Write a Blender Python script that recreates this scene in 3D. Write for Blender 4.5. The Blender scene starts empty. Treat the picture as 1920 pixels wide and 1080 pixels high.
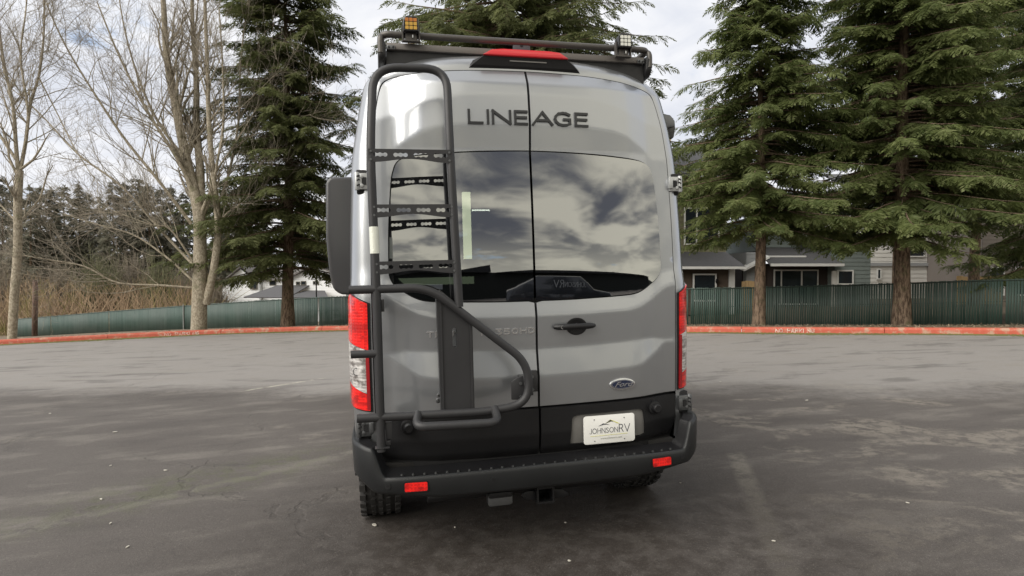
import bpy, bmesh, math, random
import numpy as np
from mathutils import Vector, Matrix
from mathutils.geometry import delaunay_2d_cdt
R = math.radians
C = bpy.context.scene.collection
scene = bpy.context.scene

# ------------------------------------------------------------------ camera, world, sun, exposure
CAM_H = 1.527
PITCH = 0.0200
cd = bpy.data.cameras.new('camera'); cam = bpy.data.objects.new('camera', cd); C.objects.link(cam)
cd.sensor_width = 36.0; cd.lens = 36.0*1100/1920; cd.clip_start = .05; cd.clip_end = 2000
cam.location = (0, 0, CAM_H); cam.rotation_euler = (math.pi/2-PITCH, 0, 0)
scene.camera = cam
SUN_EL, SUN_AZ = R(40), R(232)          # azimuth clockwise from +Y
vs = scene.view_settings
vs.view_transform = 'Standard'; vs.look = 'None'; vs.gamma = 1; vs.use_curve_mapping = False; vs.exposure = 0.66

class NT:
    """small node-graph helper"""
    def __init__(s, tree): s.t = tree; s.n = tree.nodes; s.l = tree.links
    def set(s, sock, v):
        if isinstance(v, bpy.types.NodeSocket): s.l.new(v, sock)
        elif v is not None:
            if isinstance(v, (tuple, list)) and len(v) == 3 and sock.type == 'RGBA': v = (*v, 1)
            sock.default_value = v
    def node(s, typ, out=0, **kw):
        nd = s.n.new(typ)
        for k, v in kw.items():
            if k.startswith('i_'):
                key = k[2:]; key = int(key) if key.isdigit() else key.replace('_', ' ')
                s.set(nd.inputs[key], v)
            else: setattr(nd, k, v)
        return nd.outputs[out] if out is not None else nd
    def math(s, op, a, b=None, c=None, clamp=False):
        nd = s.n.new('ShaderNodeMath'); nd.operation = op; nd.use_clamp = clamp
        for i, v in enumerate((a, b, c)):
            if v is not None: s.set(nd.inputs[i], v)
        return nd.outputs[0]
    def mix(s, f, a, b, blend='MIX'):
        nd = s.n.new('ShaderNodeMix'); nd.data_type = 'RGBA'; nd.blend_type = blend
        s.set(nd.inputs[0], f); s.set(nd.inputs[6], a); s.set(nd.inputs[7], b)
        return nd.outputs[2]
    def noise(s, vec, scale, detail=3, rough=.5, dist=0, out=0):
        nd = s.n.new('ShaderNodeTexNoise'); s.set(nd.inputs['Vector'], vec)
        nd.inputs['Scale'].default_value = scale; nd.inputs['Detail'].default_value = detail
        nd.inputs['Roughness'].default_value = rough; nd.inputs['Distortion'].default_value = dist
        return nd.outputs[out]
    def ss(s, x, lo, hi):
        nd = s.n.new('ShaderNodeMapRange'); nd.interpolation_type = 'SMOOTHSTEP'
        s.set(nd.inputs[0], x); nd.inputs[1].default_value = lo; nd.inputs[2].default_value = hi
        return nd.outputs[0]
    def comb(s, x, y, z):
        nd = s.n.new('ShaderNodeCombineXYZ'); s.set(nd.inputs[0], x); s.set(nd.inputs[1], y); s.set(nd.inputs[2], z)
        return nd.outputs[0]
    def sep(s, v):
        nd = s.n.new('ShaderNodeSeparateXYZ'); s.set(nd.inputs[0], v); return nd.outputs
    def scalev(s, v, sc):
        nd = s.n.new('ShaderNodeVectorMath'); nd.operation = 'MULTIPLY'; s.set(nd.inputs[0], v); nd.inputs[1].default_value = sc
        return nd.outputs[0]

world = bpy.data.worlds.new('World'); scene.world = world; world.use_nodes = True
g = NT(world.node_tree); g.n.clear()
sky = g.n.new('ShaderNodeTexSky'); sky.sky_type = 'NISHITA'; sky.sun_disc = False
sky.sun_elevation = SUN_EL; sky.sun_rotation = SUN_AZ; sky.air_density = 1.0; sky.dust_density = 1.2; sky.altitude = 100
tc = g.node('ShaderNodeTexCoord', out='Generated')
sx, sy, sz = g.sep(tc)
zz = g.math('ADD', g.math('MAXIMUM', sz, 0.0), 0.22)
cv = g.comb(g.math('DIVIDE', sx, zz), g.math('DIVIDE', sy, zz), g.math('MULTIPLY', sz, .6))
n_cover = g.noise(cv, 1.15, 7, .56, .25)
n_tone = g.noise(g.scalev(cv, (1.0, 1.0, 1.0)), .9, 6, .55, .4)
n_wisp = g.noise(g.scalev(cv, (2.2, 2.2, 3)), 1.9, 6, .6, .6)
tone = g.math('ADD', g.math('MULTIPLY', n_tone, .7), g.math('MULTIPLY', n_wisp, .3))
back = g.ss(g.math('MULTIPLY', sy, -1.0), -0.15, .55)
cl_front = g.mix(g.ss(tone, .40, .60), (4.9, 5.1, 5.6), (6.5, 6.5, 6.6))
n_soft = g.noise(cv, 1.25, 3, .5, .5)
cl_back = g.mix(g.ss(g.math('ADD', g.math('MULTIPLY', n_soft, .85), g.math('MULTIPLY', n_wisp, .15)), .43, .61), (1.25, 1.3, 1.5), (7.0, 6.6, 5.5))
low = g.ss(sz, .17, .0)
cl_back = g.mix(g.math('MULTIPLY', low, .65), cl_back, (7.2, 6.8, 5.5))
cl = g.mix(back, cl_front, cl_back)
cover = g.ss(g.math('MULTIPLY_ADD', back, .02, n_cover), .34, .42)
blue = g.mix(.55, sky.outputs[0], (3.5, 4.4, 5.9))
skyc = g.mix(cover, blue, cl)
bg = g.n.new('ShaderNodeBackground'); g.set(bg.inputs[0], skyc); bg.inputs[1].default_value = 0.1
wo = g.n.new('ShaderNodeOutputWorld'); g.l.new(bg.outputs[0], wo.inputs[0])

sl = bpy.data.lights.new('sun', 'SUN'); sun = bpy.data.objects.new('sun', sl); C.objects.link(sun)
sl.energy = 3.0; sl.angle = R(65); sl.color = (1, .95, .87)
sd = Vector((math.sin(SUN_AZ)*math.cos(SUN_EL), math.cos(SUN_AZ)*math.cos(SUN_EL), math.sin(SUN_EL)))
sun.rotation_euler = sd.to_track_quat('Z', 'Y').to_euler()

# ------------------------------------------------------------------ helpers
def tag(o, label=None, cat=None, group=None, kind=None):
    if label: o['label'] = label
    if cat: o['category'] = cat
    if group: o['group'] = group
    if kind: o['kind'] = kind
    return o
def empty(name, loc=(0,0,0), **kw):
    o = bpy.data.objects.new(name, None); C.objects.link(o); o.location = loc; o.empty_display_size = .2
    return tag(o, **kw)
def link(name, me, mat=None, parent=None, smooth=False, **kw):
    o = bpy.data.objects.new(name, me); C.objects.link(o)
    if mat is not None:
        for m in (mat if isinstance(mat, list) else [mat]): me.materials.append(m)
    if parent is not None: o.parent = parent
    if smooth: me.shade_smooth()
    return tag(o, **kw)
def pydata(name, v, f, mat=None, parent=None, smooth=False, mi=None, recalc=False, **kw):
    me = bpy.data.meshes.new(name)
    me.from_pydata([tuple(p) for p in v], [], f); 
    if recalc:
        bm = bmesh.new(); bm.from_mesh(me); bmesh.ops.recalc_face_normals(bm, faces=bm.faces); bm.to_mesh(me); bm.free()
    o = link(name, me, mat, parent, smooth, **kw)
    if mi is not None: me.polygons.foreach_set('material_index', mi)
    me.update(); return o
def npmesh(name, V, Q, mat=None, parent=None, smooth=False, **kw):
    """V (n,3) array, Q (m,3|4) int array"""
    me = bpy.data.meshes.new(name); k = Q.shape[1]
    me.vertices.add(len(V)); me.vertices.foreach_set('co', V.astype(np.float32).ravel())
    me.loops.add(Q.size); me.loops.foreach_set('vertex_index', Q.astype(np.int32).ravel())
    me.polygons.add(len(Q)); me.polygons.foreach_set('loop_start', np.arange(0, Q.size, k, dtype=np.int32))
    me.update(calc_edges=True)
    return link(name, me, mat, parent, smooth, **kw)
class MB:
    """collects simple solids into one mesh"""
    def __init__(s): s.v = []; s.f = []; s.m = []; s.cur = 0
    def add(s, v, f):
        o = len(s.v); s.v += [tuple(p) for p in v]; s.f += [tuple(i+o for i in q) for q in f]; s.m += [s.cur]*len(f); return s
    def box(s, a, b, rot=None, about=None):
        (x0,y0,z0),(x1,y1,z1) = a, b
        v = [Vector(p) for p in ((x0,y0,z0),(x1,y0,z0),(x1,y1,z0),(x0,y1,z0),(x0,y0,z1),(x1,y0,z1),(x1,y1,z1),(x0,y1,z1))]
        if rot is not None:
            c = Vector(about) if about else (Vector(a)+Vector(b))/2
            v = [rot@(p-c)+c for p in v]
        return s.add(v, [(0,3,2,1),(4,5,6,7),(0,1,5,4),(1,2,6,5),(2,3,7,6),(3,0,4,7)])
    def tube(s, pts, r, n=10, caps=True):
        P = [Vector(p) for p in pts]; rr = r if isinstance(r, (list, tuple)) else [r]*len(P)
        up = Vector((0,0,1)); v = []; f = []
        t0 = (P[1]-P[0]).normalized()
        a = t0.cross(up); a = a.normalized() if a.length > .1 else t0.cross(Vector((0,1,0))).normalized()
        for i, p in enumerate(P):
            t = (P[min(i+1, len(P)-1)]-P[max(i-1, 0)]).normalized()
            a = (a-t*a.dot(t)).normalized(); b = t.cross(a)
            for k in range(n):
                an = 2*math.pi*k/n; v.append(p+(a*math.cos(an)+b*math.sin(an))*rr[i])
        for i in range(len(P)-1):
            for k in range(n):
                k2 = (k+1) % n; f.append((i*n+k, i*n+k2, (i+1)*n+k2, (i+1)*n+k))
        if caps: f.append(tuple(range(n))[::-1]); f.append(tuple((len(P)-1)*n+k for k in range(n)))
        return s.add(v, f)
    def cyl(s, p0, p1, r0, r1=None, n=20): return s.tube([p0, p1], [r0, r0 if r1 is None else r1], n)
    def prism(s, poly, y0, y1, axis='y'):
        """poly in (x,z); extruded along y (or poly in (y,z) extruded along x)"""
        n = len(poly)
        mk = (lambda p, y: (p[0], y, p[1])) if axis == 'y' else ((lambda p, y: (y, p[0], p[1])) if axis == 'x' else (lambda p, y: (p[0], p[1], y)))
        v = [mk(p, y0) for p in poly]+[mk(p, y1) for p in poly]
        f = [tuple(range(n)), tuple(range(2*n-1, n-1, -1))]+[(i, i+n, (i+1) % n+n, (i+1) % n) for i in range(n)]
        return s.add(v, f)
    def build(s, name, mat=None, parent=None, smooth=False, bevel=0, seg=2, angle=40, auto=False, **kw):
        me = bpy.data.meshes.new(name); me.from_pydata(s.v, [], s.f)
        bm = bmesh.new(); bm.from_mesh(me)
        if len(set(s.m)) > 1:
            bm.faces.ensure_lookup_table()
            for i, m in enumerate(s.m): bm.faces[i].material_index = m
        bmesh.ops.recalc_face_normals(bm, faces=bm.faces)
        if bevel:
            ed = [e for e in bm.edges if len(e.link_faces) == 2 and e.calc_face_angle() > R(angle)]
            bmesh.ops.bevel(bm, geom=ed, offset=bevel, segments=seg, affect='EDGES', profile=.5, clamp_overlap=True)
        if auto or bevel:
            for e in bm.edges: e.smooth = not (len(e.link_faces) == 2 and e.calc_face_angle() > R(angle))
            for fc in bm.faces: fc.smooth = True
        bm.to_mesh(me); bm.free()
        return link(name, me, mat, parent, smooth, **kw)
def catmull(pts, n=6, closed=False):
    P = [np.array(p, float) for p in pts]; out = []; m = len(P)
    for i in range(m if closed else m-1):
        if closed: a, b, c, d = P[(i-1) % m], P[i], P[(i+1) % m], P[(i+2) % m]
        else: a, b, c, d = P[max(i-1,0)], P[i], P[i+1], P[min(i+2,m-1)]
        for k in range(n):
            t = k/n; out.append(.5*((2*b)+(c-a)*t+(2*a-5*b+4*c-d)*t*t+(3*b-a-3*c+d)*t**3))
    if not closed: out.append(P[-1])
    return out
def fillet(pts, rad, n=6):
    """round the corners of a polyline"""
    P = [Vector(p) for p in pts]; out = [P[0]]
    for i in range(1, len(P)-1):
        r = rad[i-1] if isinstance(rad, (list, tuple)) else rad
        d0 = P[i-1]-P[i]; d1 = P[i+1]-P[i]; r = min(r, d0.length*.49, d1.length*.49)
        a = P[i]+d0.normalized()*r; b = P[i]+d1.normalized()*r
        for k in range(n+1):
            t = k/n; out.append((1-t)**2*a+2*t*(1-t)*P[i]+t*t*b)
    out.append(P[-1]); return out
def rrect(x0, z0, x1, z1, r, n=4):
    o = []
    for cx, cz, a in ((x1-r,z1-r,0),(x0+r,z1-r,90),(x0+r,z0+r,180),(x1-r,z0+r,270)):
        for k in range(n+1):
            t = R(a+90*k/n); o.append((cx+r*math.cos(t), cz+r*math.sin(t)))
    return o
def inside(poly, X, Y):
    r = np.zeros(len(X), bool); n = len(poly)
    for i in range(n):
        x0, y0 = poly[i]; x1, y1 = poly[(i+1) % n]
        if y0 == y1: continue
        c = ((y0 > Y) != (y1 > Y)) & (X < (x1-x0)*(Y-y0)/(y1-y0)+x0); r ^= c
    return r
def densify(poly, d):
    out = []
    for i in range(len(poly)):
        a = np.array(poly[i]); b = np.array(poly[(i+1) % len(poly)]); n = max(1, int(np.linalg.norm(b-a)/d))
        for k in range(n): out.append(tuple(a+(b-a)*k/n))
    return out
def edge_dist(poly, X, Y):
    D = np.full(len(X), 9.0)
    for i in range(len(poly)):
        a = np.array(poly[i]); b = np.array(poly[(i+1) % len(poly)]); d = b-a; L = d@d+1e-12
        t = np.clip(((X-a[0])*d[0]+(Y-a[1])*d[1])/L, 0, 1)
        D = np.minimum(D, np.hypot(X-a[0]-t*d[0], Y-a[1]-t*d[1]))
    return D
def panel(name, outline, yf, mat, parent, holes=(), dx=.022, dz=.012, depth=.03, lip=.004, **kw):
    """sheet-metal panel: outline in (x,z), surface y=yf(x,z), edges turned forward (into the van)"""
    loops = [densify(outline, .025)]+[densify(h, .02) for h in holes]
    xs = [p[0] for p in outline]; zs = [p[1] for p in outline]
    gx, gz = np.meshgrid(np.arange(min(xs)+dx/2, max(xs), dx), np.arange(min(zs)+dz/2, max(zs), dz))
    gx = gx.ravel(); gz = gz.ravel(); ok = inside(outline, gx, gz)
    for h in holes: ok &= ~inside(h, gx, gz)
    for l in loops: ok &= edge_dist(l[::1], gx, gz) > dz*.7
    pts = []; edges = []
    for l in loops:
        o = len(pts); pts += l; edges += [(o+i, o+(i+1) % len(l)) for i in range(len(l))]
    nb = len(pts); pts += list(zip(gx[ok], gz[ok]))
    r = delaunay_2d_cdt([Vector(p) for p in pts], edges, [], 0, 1e-6)
    V2 = [(v.x, v.y) for v in r[0]]; F = []
    for f in r[2]:
        cx = sum(V2[i][0] for i in f)/len(f); cz = sum(V2[i][1] for i in f)/len(f)
        if not inside(loops[0], np.array([cx]), np.array([cz]))[0]: continue
        if any(inside(h, np.array([cx]), np.array([cz]))[0] for h in loops[1:]): continue
        F.append(tuple(f))
    V = [(x, yf(x, z), z) for x, z in V2]
    cnt = {}
    for f in F:
        for i in range(len(f)):
            a, b = f[i], f[(i+1) % len(f)]; cnt[(min(a,b), max(a,b))] = cnt.get((min(a,b), max(a,b)), 0)+1
    bd = [e for e, c in cnt.items() if c == 1]; ids = sorted({i for e in bd for i in e}); mp = {}
    for i in ids: mp[i] = len(V); V.append((V[i][0], V[i][1]+depth, V[i][2]))
    n0 = len(F)
    for a, b in bd: F.append((a, b, mp[b], mp[a]))
    me = bpy.data.meshes.new(name); me.from_pydata(V, [], F)
    bm = bmesh.new(); bm.from_mesh(me); bmesh.ops.recalc_face_normals(bm, faces=bm.faces)
    bm.faces.ensure_lookup_table()
    if bm.faces[0].normal.y > 0: bmesh.ops.reverse_faces(bm, faces=bm.faces)
    for i, fc in enumerate(bm.faces): fc.smooth = i < n0 and dz < .1
    bm.edges.ensure_lookup_table()
    for e in bm.edges:
        if len(e.link_faces) == 2 and e.calc_face_angle() > R(45): e.smooth = False
    bm.to_mesh(me); bm.free()
    return link(name, me, mat, parent, **kw)
def text_mesh(name, body, size, mat, parent, M, extrude=.002, shear=0, width=1.0, offset=0.0, **kw):
    cu = bpy.data.curves.new('t', 'FONT'); cu.body = body; cu.size = size; cu.extrude = extrude; cu.shear = shear
    cu.align_x = 'CENTER'; cu.align_y = 'CENTER'; cu.offset = offset; cu.resolution_u = 3
    t = bpy.data.objects.new('t', cu); C.objects.link(t)
    bpy.context.view_layer.update()
    me = bpy.data.meshes.new_from_object(t.evaluated_get(bpy.context.evaluated_depsgraph_get())); bpy.data.objects.remove(t)
    me.transform(M@Matrix.Diagonal((width, 1, 1, 1))); me.name = name
    me.materials.clear()
    return link(name, me, mat, parent, **kw)
STROKE = {  # polylines in a box 1 high; width first
 'L': (.6, [[(0,1),(0,0),(.6,0)]]), 'I': (0.0, [[(0,1),(0,0)]]), 'N': (.75, [[(0,0),(0,1),(.75,0),(.75,1)]]),
 'E': (.62, [[(.62,1),(0,1),(0,0),(.62,0)],[(0,.52),(.58,.52)]]), 'A': (.9, [[(0,0),(.45,1),(.9,0)],[(.17,.34),(.73,.34)]]),
 'G': (.85, [[(.80,.86),(.62,.97),(.43,1),(.2,.93),(.05,.72),(0,.5),(.05,.28),(.2,.07),(.43,0),(.65,.03),(.82,.14),(.82,.48),(.5,.48)]]),
 'J': (.4, [[(.4,1),(.4,.2),(.3,.03),(.15,-.02),(0,.08)]]),
 'O': (.9, [[(.45,1),(.2,.93),(.05,.72),(0,.5),(.05,.28),(.2,.07),(.45,0),(.7,.07),(.85,.28),(.9,.5),(.85,.72),(.7,.93),(.45,1)]]),
 'H': (.7, [[(0,1),(0,0)],[(.7,1),(.7,0)],[(0,.52),(.7,.52)]]),
 'S': (.52, [[(.5,.88),(.36,.99),(.18,.99),(.04,.85),(.05,.66),(.26,.53),(.46,.4),(.5,.2),(.38,.03),(.16,0),(0,.12)]]),
 'R': (.6, [[(0,0),(0,1),(.35,1),(.52,.88),(.52,.65),(.35,.5),(0,.5)],[(.3,.5),(.6,0)]]),
 'V': (.8, [[(0,1),(.4,0),(.8,1)]]), 'P': (.52, [[(0,0),(0,1),(.35,1),(.52,.88),(.52,.62),(.35,.48),(0,.48)]]),
 'K': (.6, [[(0,1),(0,0)],[(.58,1),(0,.42)],[(.2,.6),(.6,0)]]), 'T': (.7, [[(0,1),(.7,1)],[(.35,1),(.35,0)]]),
 'D': (.7, [[(0,0),(0,1),(.35,1),(.6,.82),(.7,.5),(.6,.18),(.35,0),(0,0)]]),
 '3': (.55, [[(0,1),(.52,1),(.25,.58),(.5,.42),(.53,.2),(.36,0),(.1,0),(0,.08)]]),
 '5': (.55, [[(.5,1),(.06,1),(.03,.55),(.35,.6),(.53,.42),(.5,.15),(.33,0),(.1,0),(0,.08)]]),
 '0': (.6, [[(.3,1),(.08,.88),(0,.5),(.08,.12),(.3,0),(.52,.12),(.6,.5),(.52,.88),(.3,1)]])}
def stroke_mb(mb, ch, x, z, w, h, th, place, depth=.006):
    """one letter; place(x,z)->(point on surface); ribbons of rectangular section"""
    W0, polys = STROKE[ch]; sx = w/W0 if W0 else 1
    for pl in polys:
        P = [Vector((x+p[0]*sx, z+p[1]*h)) for p in pl]
        for a, b in zip(P[:-1], P[1:]):
            d = (b-a).normalized()*th*.5; n = Vector((-d.y, d.x))
            a2, b2 = a-d*.92, b+d*.92
            q = [a2-n, b2-n, b2+n, a2+n]
            v = [Vector(place(p.x, p.y)) for p in q]
            off = Vector((0, -depth, 0)) if not hasattr(place, 'normal') else place.normal*depth
            mb.add([p for p in v]+[p+off for p in v], [(0,1,2,3),(7,6,5,4),(0,4,5,1),(1,5,6,2),(2,6,7,3),(3,7,4,0)])

# ------------------------------------------------------------------ materials
def mat(name, col, rough=.5, metal=0, spec=.5, coat=0, coat_rough=.03, coat_ior=1.5, fn=None, bump=0, bump_scale=50, vary=0, vary_scale=8, emis=0):
    m = bpy.data.materials.new(name); m.use_nodes = True; g = NT(m.node_tree)
    b = g.n['Principled BSDF']; b.inputs['Roughness'].default_value = rough; b.inputs['Metallic'].default_value = metal
    b.inputs['Specular IOR Level'].default_value = spec; b.inputs['Coat Weight'].default_value = coat; b.inputs['Coat Roughness'].default_value = coat_rough; b.inputs['Coat IOR'].default_value = coat_ior
    b.inputs['Base Color'].default_value = (*col, 1)
    co = g.node('ShaderNodeTexCoord', out='Object')
    if vary:
        n = g.noise(co, vary_scale, 5, .6)
        f = g.math('MULTIPLY_ADD', n, 2*vary, 1-vary)
        cc = g.node('ShaderNodeVectorMath', operation='SCALE', i_0=tuple(col)); g.set(cc.node.inputs['Scale'], f)
        g.set(b.inputs['Base Color'], cc)
        g.set(b.inputs['Roughness'], g.math('MULTIPLY_ADD', n, .2, rough-.1, clamp=True))
    if bump:
        bn = g.n.new('ShaderNodeBump'); bn.inputs['Strength'].default_value = bump; bn.inputs['Distance'].default_value = .01
        g.set(bn.inputs['Height'], g.noise(co, bump_scale, 4, .6)); g.set(b.inputs['Normal'], bn.outputs[0])
    if emis: b.inputs['Emission Color'].default_value = (*col, 1); b.inputs['Emission Strength'].default_value = emis
    if fn: fn(g, b, co)
    return m
def paint_fn(g, b, co):
    # metallic flake, faint road film low down
    v = g.noise(co, 900, 1, .5)
    _, _, z = g.sep(co)
    dirt = g.math('MULTIPLY', g.ss(z, 1.15, .5), g.math('MULTIPLY', g.noise(co, 3.5, 5, .6), .35))
    base = g.mix(v, (.355,.372,.392), (.43,.445,.465))
    g.set(b.inputs['Base Color'], g.mix(dirt, base, (.22,.215,.20)))
    g.set(b.inputs['Coat Roughness'], g.math('MULTIPLY_ADD', dirt, .25, .035))
M_paint = mat('silver_paint', (.5,.5,.5), .32, .80, .5, 1.0, .02, coat_ior=1.6, fn=paint_fn)
M_trim = mat('black_plastic', (.009,.009,.010), .42, 0, .4, bump=.12, bump_scale=240, vary=.18, vary_scale=5)
M_bumper = mat('grey_black_plastic', (.015,.016,.017), .42, 0, .4, bump=.15, bump_scale=300, vary=.2, vary_scale=4)
M_tube = mat('powder_coated_steel', (.034,.034,.036), .45, .15, .4, bump=.1, bump_scale=500, vary=.1, vary_scale=9)
M_rack = mat('rack_aluminium', (.085,.079,.073), .42, .4, .5, vary=.12)
M_deck = mat('rack_side_black', (.012,.012,.013), .45)
M_black = mat('matt_black', (.008,.008,.009), .7)
M_gloss_black = mat('gloss_black', (.01,.01,.011), .12, 0, .6)
M_rubber = mat('tyre_rubber', (.022,.021,.020), .85, bump=.3, bump_scale=120, vary=.3)
M_chrome = mat('chrome', (.85,.86,.87), .2, 1)
M_hinge_paint = mat('hinge_paint', (.42,.43,.43), .35, .4, coat=.6)
M_steel = mat('hinge_steel', (.16,.165,.17), .38, .8, vary=.15, vary_scale=20)
M_badge = mat('dark_badge', (.045,.046,.048), .3, .5)
M_blue = mat('badge_blue', (.006,.014,.045), .2, 0, .5, 1)
M_under = mat('underbody', (.02,.019,.018), .8, vary=.4)
M_white_tape = mat('reflective_tape', (.72,.74,.66), .3, .1, bump=.2, bump_scale=90)
M_plate = mat('white_plate', (.80,.80,.77), .32, vary=.03)
M_plate_ink = mat('plate_ink', (.05,.055,.07), .5)
M_plate_olive = mat('plate_olive', (.10,.10,.05), .5)
M_plate_yellow = mat('plate_yellow', (.62,.60,.16), .5)
M_plate_grey = mat('plate_grey', (.45,.46,.42), .5)
M_recess = mat('grey_recess', (.20,.195,.185), .55, .2, bump=.12, bump_scale=260)
M_amber = mat('amber_lens', (.52,.30,.03), .18, 0, .6, 1)
M_amber_dark = mat('amber_reflector', (.45,.16,.03), .3)
M_clear = mat('clear_lens', (.75,.76,.70), .12, .5, .6, 1)
M_alloy = mat('wheel_alloy', (.05,.05,.052), .35, .6)
def lens_fn(c1, c2, sc=95, bands=()):
    def fn(g, b, co):
        x, y, z = g.sep(co)
        w1 = g.math('SINE', g.math('MULTIPLY', g.math('ADD', x, y), 2*sc*3.14)); w2 = g.math('SINE', g.math('MULTIPLY', z, 2*sc*3.14))
        f = g.ss(g.math('MAXIMUM', w1, w2), -.2, .9)
        big = g.noise(g.scalev(co, (1,1,1.6)), 16, 3, .6)
        t = g.math('MULTIPLY', g.math('MULTIPLY_ADD', f, .45, .55), g.ss(big, .30, .60))
        for z0, z1 in bands: t = g.math('MULTIPLY', t, g.math('SUBTRACT', 1.0, g.math('MULTIPLY', g.math('MULTIPLY', g.ss(z, z0-.006, z0+.006), g.ss(z, z1+.006, z1-.006)), .75)))
        g.set(b.inputs['Base Color'], g.mix(t, c1, c2))
        bn = g.n.new('ShaderNodeBump'); bn.inputs['Strength'].default_value = .35; bn.inputs['Distance'].default_value = .001
        g.set(bn.inputs['Height'], f); g.set(b.inputs['Normal'], bn.outputs[0])
    return fn
M_red = mat('red_lens', (.7,.01,.01), .22, 0, .5, 1, .02, fn=lens_fn((.38,.002,.002), (.95,.012,.008), 60, ((1.195,1.225),(.785,.80))))
M_redflat = mat('red_reflector', (.85,.012,.012), .2, 0, .5, 1)
M_clearlens = mat('reversing_lens', (.7,.7,.7), .2, .35, .5, 1, .02, fn=lens_fn((.16,.14,.13), (.92,.90,.88), 60, ((1.0,1.012),(.93,.936))))

def glass_mat(name, tint, refl):
    m = bpy.data.materials.new(name); m.use_nodes = True; g = NT(m.node_tree); g.n.clear()
    tr = g.node('ShaderNodeBsdfTransparent', i_0=(*tint, 1))
    gl = g.node('ShaderNodeBsdfGlossy', i_0=(.93,.95,.97,1), i_1=.012)
    lw = g.node('ShaderNodeLayerWeight', out=1, i_0=.28)
    f = g.math('MULTIPLY_ADD', lw, 1-refl, refl, clamp=True)
    mx = g.n.new('ShaderNodeMixShader'); g.set(mx.inputs[0], f); g.l.new(tr, mx.inputs[1]); g.l.new(gl, mx.inputs[2])
    o = g.n.new('ShaderNodeOutputMaterial'); g.l.new(mx.outputs[0], o.inputs[0]); return m
M_glass = glass_mat('tinted_window_glass', (.16,.17,.15), .37)
M_house_glass = mat('house_window_glass', (.02,.025,.03), .06, 0, .8)

# ------------------------------------------------------------------ the van: frame
VM = np.array([[.975945689,-.216419228,-.0263197711],[.216494048,.976283938,-6.9e-06],[.0256970712,-.00569130283,.999653575]])
VC = np.array([-.827311113,-3.11862504,1.45685708])
vloc = VM@(-VC)+np.array([0,0,CAM_H])
GZ = -.07                               # ground in the van's own coordinates
van = empty('camper_van', label='silver grey high-roof camper van seen from behind, black rear ladder and roof rack', cat='camper van')
mw = Matrix([[*VM[0], vloc[0]],[*VM[1], vloc[1]],[*VM[2], vloc[2]],[0,0,0,1]])
van.matrix_world = mw
GS = .0263                              # side slope of the car park (falls to the left)
def gz(x): return GS*(x-.04)

# outlines (x>=0 half)
def lerp(a, b, t): return a+(b-a)*t
def pl(x, pts):
    if x <= pts[0][0]: return pts[0][1]
    for (a, fa), (b, fb) in zip(pts[:-1], pts[1:]):
        if x <= b: return fa+(fb-fa)*(x-a)/(b-a)
    return pts[-1][1]
Z0, ZG, ZT = .735, 1.312, 2.157
def slopes(ax):
    b1 = pl(ax, [(0,.900),(.3,.904),(.55,.915),(.64,.930),(.70,.965),(.75,1.0),(.80,1.043)])
    b2 = pl(ax, [(0,1.052),(.3,1.057),(.54,1.066),(.72,1.073),(.80,1.06),(.88,1.06)])
    b3 = pl(ax, [(0,1.235),(.3,1.237),(.56,1.247),(.64,1.268),(.71,1.305),(.80,1.37),(.9,1.40)])
    b4 = pl(ax, [(0,ZG),(.6,1.325),(.72,1.40),(.80,1.46),(.9,1.48)])
    b5 = pl(ax, [(0,2.300),(.34,2.296),(.50,2.28),(.60,2.25),(.70,2.19),(.76,2.13),(.9,2.13)])
    b6 = pl(ax, [(0,2.470),(.37,2.461),(.537,2.42),(.7,2.36),(.9,2.3)])
    return [(Z0,b1,-.05),(b1,b2,.15),(b2,b3,-.05),(b3,b4,.23),(b4,ZT,.037),(ZT,b5,-.10),(b5,b6,.10),(b6,2.53,.22),(2.53,2.7,.6)]
def yraw(ax, z):
    y = 0
    for a, b, s in slopes(ax):
        lo, hi = (ZG, z) if z > ZG else (z, ZG)
        o = max(0, min(hi, b)-max(lo, a)) if b > a else 0
        y += s*o if z > ZG else -s*o
    return y
def ydoor(x, z):
    ax = abs(x)
    v = sum(yraw(ax, z+d) for d in (-.004,-.002,0,.002,.004))/5
    return .032+v+.062*(ax/.88)**2.6
def yglass(x, z): return .037+.060*max(0, z-ZG)**2-.014*max(0, z-ZG)+.062*(abs(x)/.88)**2.6

SEAM = .0065
GL_OUT = [(0,1.314),(.20,1.315),(.343,1.319),(.50,1.325),(.60,1.333),(.66,1.352),(.72,1.388),(.765,1.425),(.787,1.465),(.792,1.52),(.786,1.74),(.768,1.97),(.752,2.05),(.730,2.092),(.69,2.113),(.625,2.125),(.48,2.138),(.332,2.147),(.15,2.153),(0,2.155)]
gl_curve = [(.0,1.314)]+[tuple(p) for p in catmull(GL_OUT, 4)][1:]
def half(side, pts): return [(side*p[0], p[1]) for p in pts]
DO = [(0,2.612),(.20,2.609),(.42,2.600),(.62,2.583),(.705,2.572),(.762,2.553),(.800,2.510),(.825,2.41),(.848,2.25),(.862,2.10),(.871,1.9),(.877,1.7),(.880,1.4),(.881,1.1),(.881,.9),(.880,.74)]
SE = [(0,2.730),(.22,2.724),(.46,2.706),(.68,2.670),(.79,2.640),(.855,2.600),(.893,2.545),(.916,2.46),(.948,2.28),(.972,2.12),(.985,1.9),(.994,1.7),(1.003,1.4),(1.008,1.1),(1.008,.9),(1.004,.70)]
do_curve = [tuple(p) for p in catmull(DO, 4)]; se_curve = [tuple(p) for p in catmull(SE, 4)]

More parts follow.
